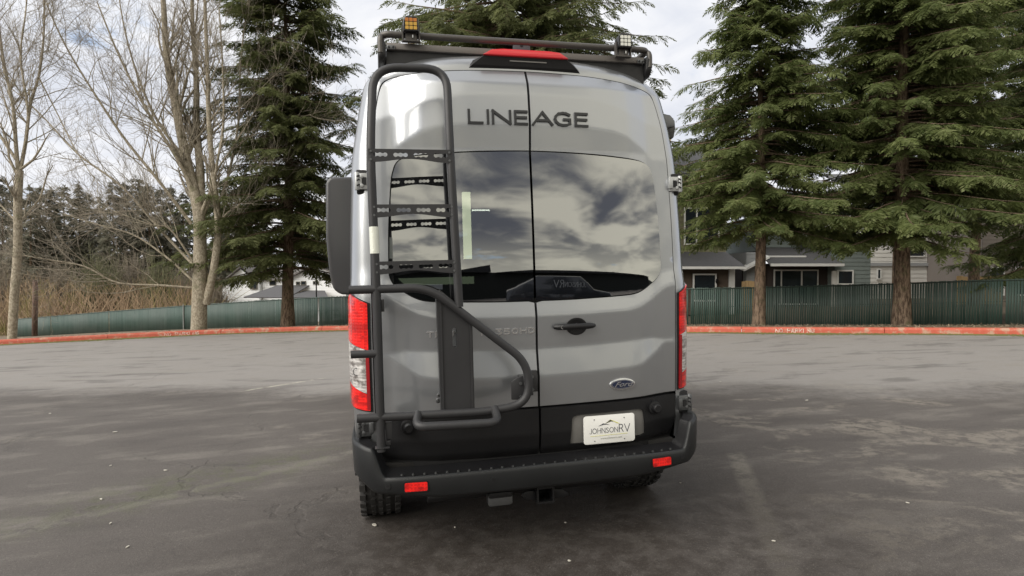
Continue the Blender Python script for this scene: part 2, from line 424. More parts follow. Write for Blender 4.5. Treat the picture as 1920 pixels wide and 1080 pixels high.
# rear doors
for side, nm in ((1, 'right'), (-1, 'left')):
    gc = [(max(p[0], SEAM), p[1]) for p in gl_curve]
    dc = [(max(p[0], SEAM), p[1]) for p in do_curve]
    out = [(SEAM, Z0)]+gc+dc
    out[1] = (SEAM, 1.306); 
    # open the paint a little around the glass so that a dark gap shows
    door = panel('rear_door', half(side, out), ydoor, M_paint, van)
    # glass slightly smaller than its opening
    c = (.39, 1.74); gi = []
    for p in gc:
        d = Vector((c[0]-p[0], c[1]-p[1])).normalized()*.007
        gi.append((max(p[0]+(d.x if p[0] > .02 else 0), SEAM), p[1]+d.y))
    gl = panel('window', half(side, gi), yglass, M_glass, door, dx=.06, dz=.06, depth=.006)
    # dark ceramic edge of the pane
    sv = []; n = len(gi)
    ci = [(max(p[0]-.028*(p[0]-c[0])/.4 if p[0] > .02 else p[0], SEAM), p[1]-.028*(p[1]-c[1])/.42) for p in gi]
    V = [(side*p[0], yglass(p[0], p[1])+.007, p[1]) for p in gi]+[(side*p[0], yglass(p[0], p[1])+.007, p[1]) for p in ci]
    F = [(i, i+1, n+i+1, n+i) for i in range(n-1)]
    pydata('window_border', V, F, M_black, door)
    # lower black cladding
    tr = [(SEAM,.725),(.872,.725),(.872,.60),(.855,.53),(.83,.492),(.79,.478),(.5,.468),(.25,.462),(SEAM,.460)]
    def ytrim(x, z):
        y = ydoor(x, Z0)-.014
        if z < .585: y += .22*(.585-z)
        if z < .50: y += .5*(.50-z)
        return y
    hl = []
    if side == 1:
        hl = [[(.176,.507),(.40,.500),(.60,.505),(.648,.520),(.632,.655),(.618,.668),(.58,.672),(.22,.672),(.192,.662),(.186,.65)]]
    cl = panel('door_cladding', half(side, tr), ytrim, M_trim, door, holes=hl, depth=.035)
    # thin silver shadow lip over the cladding
    if side == 1:
        rp = panel('plate_recess', [(.168,.498),(.655,.512),(.638,.68),(.18,.68)], lambda x, z: ytrim(x, z)+.014, M_recess, cl, dz=.05)
    # rubber stopper
    m = MB(); x0 = side*.712; yb = ytrim(x0, .66)
    m.tube([(x0,yb+.01,.664),(x0,yb-.018,.664),(x0,yb-.022,.664),(x0,yb-.05,.666),(x0,yb-.056,.666)], [.042,.038,.027,.025,.020], 20)
    m.build('door_stopper', M_trim, door, smooth=False, auto=True)
    # hinges
    for zc, hh, xo in ((1.985,.048,.905),(.665,.050,.935)):
        m = MB()
        def yr(z): return ydoor(.88, max(z, Z0))+.02
        yb = yr(zc)
        cx = side*(xo)
        m.box((cx-.036, yb-.034, zc-hh*.9), (cx+.030, yb+.02, zc+hh*.9))
        m.box((cx-side*.03-.012, yb-.046, zc-hh*.6), (cx-side*.03+.012, yb-.02, zc+hh*.6))
        m.cyl((cx+side*.036, yb-.026, zc-hh), (cx+side*.036, yb-.026, zc+hh), .014, n=12)
        for k in (-1, 1): m.cyl((cx+side*.012, yb-.040, zc+k*hh*.5), (cx+side*.012, yb-.030, zc+k*hh*.5), .011, n=10)
        h = m.build('hinge', M_steel if zc < 1 else M_hinge_paint, van, bevel=.004)
        m = MB(); m.box((cx-.012, yb-.0375, zc-.020), (cx+.012, yb-.034, zc+.020)); m.build('hinge_slot', M_black, h)
        for kz, ln_ in ((.55,.018),(.12,.012),(-.45,.020)):
            m = MB(); m.box((cx+side*.030-.009, yb-.041, zc+kz*hh-.004), (cx+side*.030+.009, yb-.030, zc+kz*hh+.004), Matrix.Rotation(.5*side, 3, 'Y')); m.build('hinge_notch', M_black, h)
        m = MB(); m.box((cx-.04, yb-.012, zc-hh*1.35), (cx+.034, yb+.03, zc+hh*1.35)); m.build('hinge_plate', M_black, h, bevel=.006)

# body shell: ring from the door opening out to the flank, then forward to the nose
def yopen(z, x): return ydoor(min(x, .88), max(z, Z0))
sec = list(zip(do_curve, se_curve))+[((.878,.66),(1.0,.62)),((.87,.55),(.99,.5)),((.86,.47),(.975,.40))]
def ring_pt(i, t, off=0):
    (dx, dz), (ex, ez) = sec[i]; dx += .006 if dx > .01 else 0
    if dz > 2.5: dz += .006
    dep = .17 if dz < 2.4 else lerp(.17, .10, min(1, (dz-2.4)/.2))
    a = t*math.pi/2
    x = dx+(ex-dx)*(math.sin(a)**.95 if a > 0 else 0); z = dz+(ez-dz)*math.sin(a)
    y = yopen(dz, dx)+.004+dep*(1-math.cos(a))**1.0
    if off:
        n = Vector((math.sin(a)*(1 if ex > dx else 0), -math.cos(a)))
        x += n.x*off; y += n.y*off
    return (x, y, z)
stations = [0,.15,.3,.45,.6,.75,.88,1.0]
V = []; F = []
def nose(y, x, z):
    top = pl(y, [(4.0,3.0),(4.25,2.62),(5.05,1.52),(5.75,1.28),(5.95,1.0)])
    w = pl(y, [(4.6,1.0),(5.6,.93),(5.95,.78)])
    return (x*w, y, min(z, top))
rows = []
for t in stations: rows.append([ring_pt(i, t) for i in range(len(sec))])
for y in (.6, 1.6, 2.8, 4.0, 4.25, 4.65, 5.05, 5.4, 5.75, 5.95): rows.append([nose(y, sec[i][1][0], sec[i][1][1]) for i in range(len(sec))])
ns = len(sec)
for r in rows:
    V += [(x, y, z) for x, y, z in r]+[(-x, y, z) for x, y, z in r]
for a in range(len(rows)-1):
    for h in (0, 1):
        for i in range(ns-1):
            p, q = (a*2+h)*ns+i, ((a+1)*2+h)*ns+i
            F.append((p, p+1, q+1, q) if h == 0 else (p, q, q+1, p+1))
me_i = [0]*len(F)
last = (len(rows)-1)*2*ns
F.append(tuple(last+i for i in range(ns))+tuple(last+ns+i for i in range(ns-1, -1, -1)))
body = pydata('body', V, F, M_paint, van, recalc=True)
bm = bmesh.new(); bm.from_mesh(body.data); bmesh.ops.remove_doubles(bm, verts=bm.verts, dist=1e-4)
bmesh.ops.recalc_face_normals(bm, faces=bm.faces)
for f in bm.faces: f.smooth = True
for e in bm.edges:
    if len(e.link_faces) == 2 and e.calc_face_angle() > R(38): e.smooth = False
bm.to_mesh(body.data); bm.free()
# dark seal behind the doors (closes the gaps), with an opening for the windows
so = [p for p in half(1, [(0,.44)]+[(p[0]+.01 if p[0] > .01 else 0, p[1]+.01) for p in do_curve]+[(.87,.5),(.84,.44)])]
full = [(p[0], p[1]) for p in so[1:]]+[(-p[0], p[1]) for p in so[1:][::-1]]
hole = [(p[0]-.03, lerp(1.74, p[1], .96)) for p in gl_curve if p[0] > .1]
hole = [(p[0], p[1]) for p in hole]+[(-p[0], p[1]) for p in hole[::-1]]
panel('door_seal', full, lambda x, z: ydoor(x, max(z, Z0))+.034, M_black, van, holes=[hole], dx=.1, dz=.1, depth=.004)
# cabin inside: dark lining with pale cabinets
m = MB(); y0, y1 = .20, 3.6
for a, b in (((-.84,y0,1.18),(.84,y1,1.2)),((-.84,y0,2.24),(.84,y1,2.26)),((-.85,y0,1.2),(-.84,y1,2.25)),((.84,y0,1.2),(.85,y1,2.25)),((-.84,y1,1.2),(.84,y1+.02,2.25))): m.box(a, b)
cab = m.build('cabin_lining', M_black, van)
M_post_glow = mat('post_glow', (.66,.70,.50), .4, emis=3.0)  # no known lamp: glow added so the post shows through the glass
m = MB(); m.box((-.335,.42,1.57),(-.288,.46,1.975)); m.build('cabin_post_glow', M_post_glow, van)
m = MB(); m.box((-.28,.425,1.862),(-.17,.435,1.869)); m.build('cabin_post_arm', mat('arm_glow', (.8,.85,.8), .4, emis=5), van)  # the arm's glow is added too
M_shelf = mat('cabin_shelf', (.30,.36,.26), .5, emis=.8)  # shelf is no lamp; glow added so it shows behind the tint
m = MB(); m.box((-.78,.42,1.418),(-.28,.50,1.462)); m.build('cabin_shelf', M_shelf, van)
# windscreen
m = MB(); m.add([(-.86,4.245,2.58),(.86,4.245,2.58),(.93,5.04,1.56),(-.93,5.04,1.56)], [(0,1,2,3)])
wz = m.build('windscreen', M_gloss_black, van); wz.location = (0,.015,.015)
# side windows of the cab and flank glazing (dark), wheel arches
for s in (-1, 1):
    m = MB(); m.prism([(3.75,1.35),(4.75,1.35),(4.75,1.62),(4.25,2.12),(3.75,2.15)], s*.985, s*1.006, axis='x'); m.build('side_window', M_gloss_black, van)
    for yw in (.9, 4.75):
        m = MB(); arc = [(yw+.5*math.cos(R(a)), .32+.5*math.sin(R(a))) for a in range(0, 181, 12)]
        m.prism(arc, s*.9, s*1.014, axis='x'); m.build('wheel_arch', M_black, van)
for s in (-1, 1):
    for yw in (.86, 4.75):
        rr, hw, cx, cz = .388, .125, s*.875, GZ+.386
        w = empty('wheel'); w.parent = van
        prof = [(.24,-hw+.02),(.30,-hw),(.355,-hw+.004),(.38,-hw+.03),(.386,0),(.38,hw-.03),(.355,hw-.004),(.30,hw),(.24,hw-.02)]
        N = 48; V = []; F = []
        for k in range(N):
            a = 2*math.pi*k/N
            for r_, o_ in prof: V.append((cx+o_, yw+r_*math.cos(a), cz+r_*math.sin(a)))
        n = len(prof)
        for k in range(N):
            for j in range(n):
                F.append((k*n+j, ((k+1) % N)*n+j, ((k+1) % N)*n+(j+1) % n, k*n+(j+1) % n))
        pydata('tyre', V, F, M_rubber, w, smooth=True, recalc=True)
        m = MB()
        for k in range(34):
            a = 2*math.pi*k/34
            for o_, wd, sk in ((-hw+.022,.034,.5),(-.045,.026,-.3),(0.0,.026,.3),(.045,.026,-.3),(hw-.022,.034,-.5)):
                a2 = a+(.09 if sk > 0 else 0)
                p = Vector((cx+o_, yw+.380*math.cos(a2), cz+.380*math.sin(a2)))
                Rm = Matrix.Rotation(a2, 3, 'X')@Matrix.Rotation(sk*.4, 3, 'Z')
                q = [Vector((i*wd/2, j*.012, kz*.022)) for i, j, kz in ((-1,-1,-1),(1,-1,-1),(1,1,-1),(-1,1,-1),(-1,-1,1),(1,-1,1),(1,1,1),(-1,1,1))]
                m.add([Rm@x+p for x in q], [(0,3,2,1),(4,5,6,7),(0,1,5,4),(1,2,6,5),(2,3,7,6),(3,0,4,7)])
        m.build('tread_lugs', M_rubber, w, kind='stuff')
        m = MB(); m.cyl((cx-.08, yw, cz), (cx+.08, yw, cz), .235, n=32); m.build('rim', M_alloy, w, bevel=.01)
# underbody
m = MB(); m.box((-.85,.1,.38),(.85,5.2,.46)); m.cyl((-.8,.86,GZ+.386),(.8,.86,GZ+.386), .05, n=12); m.cyl((-.14,.86,GZ+.386),(.14,.86,GZ+.386), .15,.15, n=16)
for s in (-1, 1): m.box((s*.5-.04,.05,.30),(s*.5+.04,4,.38))
m.box((.2,.5,.24),(.5,1.2,.38))
m.build('underbody', M_under, van)
m = MB(); m.tube(fillet([(.52,.9,.27),(.52,.35,.27),(.60,.16,.25)], .08), .03, 12); m.build('exhaust_pipe', M_steel, van, auto=True)

# tail lamps follow the ring surface
ring_z = [(i, sec[i][0][1]) for i in range(len(sec))]
def ring_at(z, t, off):
    for i in range(len(sec)-1):
        za, zb = sec[i][0][1], sec[i+1][0][1]
        if za >= z >= zb:
            f = (za-z)/(za-zb+1e-9); a = Vector(ring_pt(i, t, off)); b = Vector(ring_pt(i+1, t, off)); p = a.lerp(b, f); p.z = z; return p
    return Vector(ring_pt(len(sec)-1, t, off))
def lamp_piece(s, zt, zb, off, ts, nz=10):
    """zt/zb: functions of t giving upper/lower border"""
    V = []; F = []; n = len(ts)
    for k in range(nz+1):
        for t in ts:
            z = lerp(zt(t), zb(t), k/nz); p = ring_at(z, t, off); V.append((s*p.x, p.y, p.z))
    o = len(V)
    for k in range(nz+1):
        for t in ts:
            z = lerp(zt(t), zb(t), k/nz); p = ring_at(z, t, off-.02); V.append((s*p.x, p.y, p.z))
    for k in range(nz):
        for j in range(n-1):
            a = k*n+j; F.append((a, a+1, a+n+1, a+n)); F.append((o+a, o+a+n, o+a+n+1, o+a+1))
    for k in range(nz):
        for j in (0, n-1):
            a = k*n+j; F.append((a, a+n, o+a+n, o+a))
    for j in range(n-1):
        for k in (0, nz):
            a = k*n+j; F.append((a, a+1, o+a+1, o+a))
    return V, F
for s in (1, -1):
    ts = [.10,.2,.3,.4,.5,.6,.7,.8,.88,.94]
    top = lambda t: 1.322+.06*min(1, t*1.5) if t < .75 else 1.382-.05*(t-.75)/.2
    b1 = lambda t: 1.075+.065*t
    b2 = lambda t: .832+.075*t
    bot = lambda t: .752+.02*t+.05*max(0, t-.7)
    gap = .003
    V, F = lamp_piece(s, lambda t: top(t)+.008, lambda t: bot(t)-.008, .006, [.04]+ts+[.99])
    lp = pydata('tail_lamp', V, F, M_gloss_black, van, smooth=False, recalc=True)
    for a, b, mm, nm in ((top, b1, M_red, 'red_lens'), (lambda t: b1(t)-gap, lambda t: b2(t)+gap, M_clearlens, 'reversing_lens'), (b2, bot, M_red, 'lower_red_lens')):
        V, F = lamp_piece(s, a, b, .012, ts)
        pydata(nm, V, F, mm, lp, smooth=False, recalc=True)
    for zc_ in ((.965,) if s == -1 else ()):
        p = ring_at(zc_, .45, .0125); m = MB(); m.tube([(s*p.x+.017*math.cos(q*math.pi/8), p.y-.001, p.z+.020*math.sin(q*math.pi/8)) for q in range(17)], .0022, 5, caps=False); m.build('bulb_ring', M_steel, lp)
    # dark red inner border of the lens
    V, F = lamp_piece(s, lambda t: 1.08, lambda t: .76, .0145, [.085,.12,.17])
    pydata('lens_edge', V, F, mat('dark_red_edge', (.28,.004,.008), .2, 0, .5, 1), lp, recalc=True)

# bumper
def plan(u):
    """u in -1..1 -> (x,y) along the outside of the bumper"""
    P = [(0,-.098),(.3,-.093),(.6,-.078),(.78,-.058),(.88,-.030),(.945,.010),(.985,.07),(1.005,.16),(1.012,.3),(1.012,.48)]
    a = abs(u)*(len(P)-1); i = min(int(a), len(P)-2); f = a-i
    q = [np.array(P[max(i-1,0)]) if i > 0 else np.array((-.3,-.093)), np.array(P[i]), np.array(P[i+1]), np.array(P[min(i+2,len(P)-1)])]
    p = .5*((2*q[1])+(q[2]-q[0])*f+(2*q[0]-5*q[1]+4*q[2]-q[3])*f*f+(3*q[1]-q[0]-3*q[2]+q[3])*f**3)
    return (math.copysign(p[0], u) if u else 0.0, p[1])
def sst(x, a, b):
    t = min(1, max(0, (x-a)/(b-a))); return t*t*(3-2*t)
us = [i/90 for i in range(-90, 91)]; V = []; F = []; NP = 11
for u in us:
    x, y = plan(u); ax = abs(x)
    top = .436+.150*sst(ax, .84, .912)+.02*sst(ax, .90, 1.0)+.01*(1-ax)
    bot = .312+.035*sst(ax, .5, .9)+.06*sst(ax, .88, 1.0)
    dn = Vector((u*.0, 1)) if ax < .6 else None
    x2, y2 = plan(max(-1, u-.01)); x3, y3 = plan(min(1, u+.01)); tg = Vector((x3-x2, y3-y2)).normalized(); nn = Vector((-tg.y, tg.x))   # points into the van
    def P_(d, z): return (x+nn.x*d, y+nn.y*d, z)
    deep = lerp(.115, .075, sst(ax, .80, .9))
    zin = top+.016 if ax < .86 else top
    V += [P_(.10, bot+.02), P_(.03, bot), P_(.012, bot+.004), P_(.0, bot+.022), P_(-.004, lerp(bot, top, .6)), P_(-.006, top-.022), P_(-.002, top-.006), P_(.006, top), P_(.016, top-.003), P_(.03, top-.002), P_(deep, zin)]
for k in range(len(us)-1):
    for j in range(NP-1): a = k*NP+j; F.append((a, a+1, a+NP+1, a+NP))
bmp = pydata('bumper', V, F, [M_bumper, M_trim], van, smooth=True, recalc=True, mi=[1 if k % (NP-1) >= 8 else 0 for k in range(len(F))])  # step faces blacker: the cladding's dark reflection is put into their colour
def bump_at(x, z, off=0):
    lo = min(range(len(us)), key=lambda k: abs(plan(us[k])[0]-x)); u = us[lo]
    x2, y2 = plan(u-.01); x3, y3 = plan(u+.01); tg = Vector((x3-x2, y3-y2, 0)).normalized(); nn = Vector((tg.y, -tg.x, 0))
    return Vector((x, plan(u)[1]-.004, z))+nn*off, tg, nn
m = MB()
for k in range(27):
    x = -.76+k*.0585
    p, tg, nn = bump_at(x, .444); m.cyl(p-nn*.022+Vector((0,0,-.004)), p-nn*.022+Vector((0,0,.006)), .009, .006, n=8)
m.build('step_studs', M_bumper, bmp, kind='stuff')
for x, z in ((-.83,.395),(-.285,.388),(.285,.388),(.83,.398)):
    p, tg, nn = bump_at(x, z); m = MB(); m.cyl(p-nn*.004, p+nn*.002, .0155, n=20); o = m.build('parking_sensor', M_bumper, bmp, auto=True)
    m = MB(); m.cyl(p+nn*.0005, p+nn*.0028, .010, n=16); m.build('sensor_face', M_trim, o)
for s in (-1, 1):
    p, tg, nn = bump_at(s*.687, .386)
    m = MB(); q = rrect(-.058,-.0225,.058,.0225,.007)
    fr = [p+tg*a+Vector((0,0,b))+nn*.006 for a, b in q]; bk = [p+tg*a+Vector((0,0,b))-nn*.01 for a, b in q]; n = len(q)
    m.add(fr+bk, [tuple(range(n)), tuple(range(2*n-1, n-1, -1))]+[(i, i+n, (i+1) % n+n, (i+1) % n) for i in range(n)])
    m.build('rear_reflector', M_red, bmp)
    m = MB(); q = rrect(-.064,-.0285,.064,.0285,.010)
    fr = [p+tg*a+Vector((0,0,b))+nn*.002 for a, b in q]; bk = [p+tg*a+Vector((0,0,b))-nn*.012 for a, b in q]
    m.add(fr+bk, [tuple(range(n)), tuple(range(2*n-1, n-1, -1))]+[(i, i+n, (i+1) % n+n, (i+1) % n) for i in range(n)])
    m.build('reflector_frame', M_gloss_black, bmp)

# tow hitch
hitch = MB()
hitch.box((-.62,.10,.27),(.62,.16,.33)); hitch.cyl((-.62,.13,.25),(.62,.13,.25), .03, n=12); ht = hitch.build('tow_hitch', M_trim, van, bevel=.005)
m = MB(); a, b = .048, .036
for q in (((-.034,-.03,.205),(-.024,.12,.295)),((.054,-.03,.205),(.064,.12,.295)),((-.024,-.03,.205),(.054,.12,.215)),((-.024,-.03,.285),(.054,.12,.295)),((-.024,.11,.215),(.054,.12,.285))): m.box(*q)
m.build('receiver_tube', mat('receiver_gloss', (.015,.015,.016), .25, .2), ht)
m = MB(); m.prism([(-.12,.255),(-.09,.27),(-.034,.27),(-.034,.215),(-.08,.222)], .0, .012); m.build('chain_plate', M_trim, ht, bevel=.003)
m = MB(); m.prism([(.064,.215),(.064,.27),(.12,.262),(.155,.235),(.15,.22),(.1,.218)], .0, .012)
m.build('chain_plate', M_trim, ht, bevel=.003)
m = MB(); m.prism(rrect(-.30,.208,-.165,.27,.014), .0, .06); sk = m.build('trailer_socket', M_steel, ht, bevel=.004)
m = MB(); m.prism(rrect(-.298,.255,-.168,.285,.010), -.012, .05); m.build('socket_cap', M_trim, sk, bevel=.004)
m = MB(); m.box((.30,.03,.285),(.42,.05,.31)); m.cyl((.31,.02,.30),(.34,.02,.30), .006, n=8); m.cyl((.37,.02,.305),(.38,.02,.305), .010, n=8); m.build('pin_bracket', M_chrome, ht)

# door furniture: handle, emblem, lettering, plate
hm = MB(); hy = ydoor(.215, 1.17)
cup = MB(); N = 28
ring = [(.232+.062*math.cos(2*math.pi*k/N), 1.166+.049*math.sin(2*math.pi*k/N)) for k in range(N)]
V = []; F = []
for j, (sc_, dy) in enumerate(((1.0,-.003),(.93,.004-.008),(.7,-.001),(.35,.001),(.02,.002))):
    for x, z in ring:
        xx = .232+(x-.232)*sc_; z2 = 1.166+(z-1.166)*sc_; V.append((xx, ydoor(xx, z2)+dy-.001, z2))
for j in range(4):
    for k in range(N): F.append((j*N+k, j*N+(k+1) % N, (j+1)*N+(k+1) % N, (j+1)*N+k))
hd = empty('door_handle'); hd.parent = van
pydata('handle_cup', V, F, M_trim, hd, smooth=True, recalc=True)
m = MB(); xs_ = [.098+.236*k/12 for k in range(13)]
m.tube([(x, hy-.012-.030*math.sin(math.pi*(k/12))**.6, 1.1685) for k, x in enumerate(xs_)], [.012,.0165]+[.017]*9+[.0155,.011], 12); m.build('handle_grip', M_trim, hd, auto=True)
m = MB(); m.cyl((.137, hy-.047, 1.168), (.137, hy-.02, 1.168), .0105, n=16); m.build('key_lock', M_chrome, hd, auto=True)
em = empty('oval_emblem'); em.parent = van; ex, ez = .496, .824; ey = ydoor(ex, ez)
def oval(a, b, y0, y1, name, mt, bev=0):
    m = MB(); m.prism([(ex+a*math.cos(2*math.pi*k/40), ez+b*math.sin(2*math.pi*k/40)) for k in range(40)], ey+y0, ey+y1); return m.build(name, mt, em, bevel=bev)
oval(.078,.0335,-.012,.01,'emblem_rim',M_chrome,.004); oval(.069,.026,-.0135,.0,'emblem_field',M_blue); oval(.0655,.0235,-.0142,.0,'emblem_ring',M_chrome); oval(.0635,.0215,-.015,.0,'emblem_centre',M_blue)
def facing(x, y, z): return Matrix.Translation((x, y, z))@Matrix.Rotation(math.pi/2, 4, 'X')
text_mesh('emblem_script', 'Ford', .040, M_chrome, em, facing(ex, ey-.016, ez), .001, .55, 1.35)
for ch, x0, x1 in (('L',-.340,-.268),('I',-.236,-.236),('N',-.208,-.112),('E',-.083,-.018),('A',.018,.128),('G',.146,.236),('E',.268,.336)):
    m = MB(); stroke_mb(m, ch, x0, 2.296, x1-x0, .070, .0135, lambda x, z: (x, ydoor(x, z)+.002, z), .012)
    m.build('letter', M_badge, van)
sp = -.600; word = 'TRANSIT 350HD'; stp = .0462
lt = empty('model_lettering'); lt.parent = van
for i, ch in enumerate(word):
    if ch == ' ': continue
    m = MB(); stroke_mb(m, ch, sp+i*stp, 1.142, .031 if ch != 'I' else 0, .027, .0064, lambda x, z: (x, ydoor(x, z)+.001, z), .005); m.build('letter', M_chrome, lt)
m = MB(); m.prism(rrect(.252,.498,.560,.658,.016), 0, .003)
px, pz = .406, .578; py = .010
plate = m.build('number_plate', M_plate, van, bevel=.0008); plate.location = (0, py-.012, 0)
def on_plate(x, z): return (x, py-.012, z)
m = MB(); x = px-.118
for ch in 'JOHNSON':
    w = STROKE[ch][0]*.026; stroke_mb(m, ch, x, pz-.020, w, .027, .0028, on_plate, .0008); x += w+.0068
m.build('plate_lettering', M_plate_ink, van)
m = MB(); x += .002
for ch in 'RV':
    w = STROKE[ch][0]*.040; stroke_mb(m, ch, x, pz-.022, w, .042, .0040, on_plate, .0008); x += w+.008
m.build('plate_initials', M_plate_ink, van)
def flat(name, polys, mt):
    m = MB()
    for p in polys: m.prism([(px+a, pz+b) for a, b in p], py-.0135, py-.0118)
    m.build(name, mt, van)
flat('plate_peak', [[(-.026,.031),(.006,.052),(.026,.040),(.006,.041)]], M_plate_olive)
flat('plate_ridge', [[(-.066,.020),(-.036,.034),(-.026,.031),(.002,.024),(-.03,.027)]], M_plate_ink)
flat('plate_slope', [[(.006,.0525),(.02,.047),(.065,.026),(.045,.029),(.026,.040)]], M_plate_yellow)
text_mesh('plate_small_print', 'www.johnsonrv.com', .0155, M_plate_grey, van, facing(px+.01, py-.0135, pz-.050), .0004)
flat('plate_rule', [[(-.115,-.034),(.11,-.032),(.11,-.0335),(-.115,-.0355)]], M_plate_yellow)
m = MB()
for a, b in ((-.090,.058),(.090,.058),(-.09,-.063),(.09,-.063)): m = MB(); m.cyl((px+a, py-.014, pz+b), (px+a, py-.009, pz+b), .0032, n=10); m.build('plate_screw', M_steel, van)

# high-level brake light
hb = MB()
yb = .17
def quadbox(p, y0, y1, name, mt, par, bev=.006):
    m = MB(); m.prism(p, y0, y1); return m.build(name, mt, par, bevel=bev)
V = [(-.335,.150,2.612),(.345,.150,2.612),(.365,.20,2.655),(-.355,.20,2.655),      # lower rear edge, flanks
     (-.235,.115,2.690),(.245,.115,2.690),(.27,.42,2.735),(-.26,.42,2.735),(-.34,.42,2.68),(.35,.42,2.68),(-.30,.128,2.640),(.31,.128,2.640)]
F = [(0,1,11,10),(10,11,5,4),(4,5,6,7),(0,10,3),(10,4,3),(4,7,8,3),(1,2,11),(11,2,5),(5,2,9,6),(0,3,8),(1,9,2)]
bl = pydata('brake_light_housing', V, F, M_trim, van, recalc=True)
m = MB(); m.prism([(-.205,2.688),(.215,2.688),(.255,2.690),(.20,2.722),(.14,2.727),(-.13,2.727),(-.195,2.720),(-.245,2.690)], .100, .30)
m.build('brake_light_lens', mat('high_lens', (.62,.02,.03), .25, 0, .5, 1), bl, bevel=.006)
m = MB(); m.box((-.09,.118,2.664),(.125,.124,2.670)); m.build('lamp_slot', M_recess, bl)

# ladder
lad = empty('rear_ladder'); lad.parent = van
YL = -.18
frame_pts = fillet([(-.855,YL,.615),(-.855,YL,1.35),(-.864,YL,2.10),(-.838,-.075,2.525),(-.47,-.075,2.535),(-.476,YL,2.08),(-.452,YL,1.31)], [.02,.15,.13,.12,.15], 8)
m = MB(); m.tube(frame_pts, .0215, 14); m.build('side_rails', M_tube, lad, auto=True)
sw = fillet([(-.985,YL,1.411),(-.60,YL,1.411),(-.102,YL,1.005),(-.102,YL,.800),(-.30,YL,.770),(-.966,YL,.785)], [.10,.10,.13,.10], 8)
m = MB(); m.tube(sw, .0215, 14); m.build('swing_frame', M_tube, lad, auto=True)
m = MB(); m.tube([(-.985,YL,1.098),(-.86,YL,1.096)], .0195, 14); m.build('stub_bar', M_tube, lad, auto=True)
m = MB(); m.tube(fillet([(-.672,YL,.785),(-.690,YL-.10,.745),(-.285,YL-.10,.735),(-.285,YL,.785)], [.06,.06], 8), .0215, 14); m.build('foot_loop', M_tube, lad, auto=True)
m = MB(); m.tube([(-.853,YL-.028,1.565),(-.852,YL-.028,1.70)], .001, 4)
m = MB(); m.tube([(-.8565,YL,1.585),(-.858,YL,1.715)], .0235, 14, caps=False); m.build('reflective_tape', M_white_tape, lad, smooth=True)
def dogbone(cx, cz, L=.070, r=.0108):
    o = []; xs3 = [-L/2+r, 0, L/2-r]
    top = []
    for k, x in enumerate(xs3):
        a0, a1 = (180, 40) if k == 0 else ((140, 40) if k == 1 else (140, 0))
        for j in range(5): a = R(lerp(a0, a1, j/4)); top.append((cx+x+r*math.cos(a), cz+r*math.sin(a)))
    return top+[(p[0], 2*cz-p[1]) for p in top[::-1][1:-1]]
for zt, xl, xr, zr_ in ((2.091,-.874,-.470,2.098),(1.822,-.866,-.466,1.824),(1.545,-.862,-.462,1.545)):
    outl = [(xl,zt),(xr,zt+.002),(xr,zt-.066),(xr-.07,zt-.060)]+[(lerp(xr-.10, xl+.10, k/6), zt-.056+.010*math.sin(math.pi*k/6)) for k in range(7)]+[(xl+.07,zt-.060),(xl,zt-.066)]
    holes = [dogbone(lerp(xl+.056, xr-.054, k/3), zt-.027) for k in range(4)]
    panel('rung', outl, lambda x, z: YL-.016, M_tube, lad, holes=holes, dx=.2, dz=.2, depth=.004)
for zt, xl, xr in ((2.091,-.874,-.470),(1.822,-.866,-.466),(1.545,-.862,-.462)):
    for x in (xl+.012, xr-.012):
        for dz_ in (-.012, -.052): m = MB(); m.cyl((x, YL-.021, zt+dz_), (x, YL-.014, zt+dz_), .0055, n=8); m.build('rung_bolt', M_steel, lad)
# mounting board, bracket and braces
bo = [(-.565,1.385),(-.545,1.395),(-.40,1.265),(-.385,1.225),(-.385,.782),(-.555,.782)]
panel('mount_board', bo, lambda x, z: YL+.018-.0, M_tube, lad, holes=[rrect(-.488,1.105,-.464,1.205,.0118)], dx=.3, dz=.3, depth=.05)
m = MB(); m.box((-.548,YL+.011,.775),(-.54,YL+.016,1.37)); m.box((-.40,YL+.010,.775),(-.39,YL+.016,1.22)); m.build('board_edges', M_tube, lad)
m = MB(); m.prism([(-.120,.935),(-.150,.925),(-.185,.905),(-.185,.812),(-.105,.805)], YL+.045, YL+.055); m.box((-.07,-.02,.822),(-.012,.03,.938)); m.box((-.12,YL+.03,.83),(-.07,.0,.85)); m.box((-.12,YL+.03,.90),(-.07,.0,.92))
br = m.build('latch_bracket', M_tube, lad, bevel=.003)
m = MB()
for z in (.835,.905): m.cyl((-.04,-.027,z),(-.04,-.018,z), .007, n=8); m.cyl((-.135,YL+.035,z-.01),(-.135,YL+.046,z-.01), .008, n=8)
m.build('bolt_heads', M_steel, br, kind='stuff')
for a_, b_ in (((-.838,YL,.64),(-.81,.04,.665)),((-.832,YL+.002,.67),(-.80,.02,.755)),((-.84,YL,1.30),(-.82,.06,1.36)),((-.885,YL-.024,.632),(-.815,YL+.024,.638))):
    m = MB(); m.box(a_, b_); m.build('wall_brace', M_tube, lad, bevel=.002)
m = MB(); m.cyl((-.556,-.03,.842),(-.556,-.05,.842), .009, n=10); m.cyl((-.560,-.03,.815),(-.560,-.05,.815), .012, n=10); m.build('latch_knob', M_chrome, lad, auto=True)

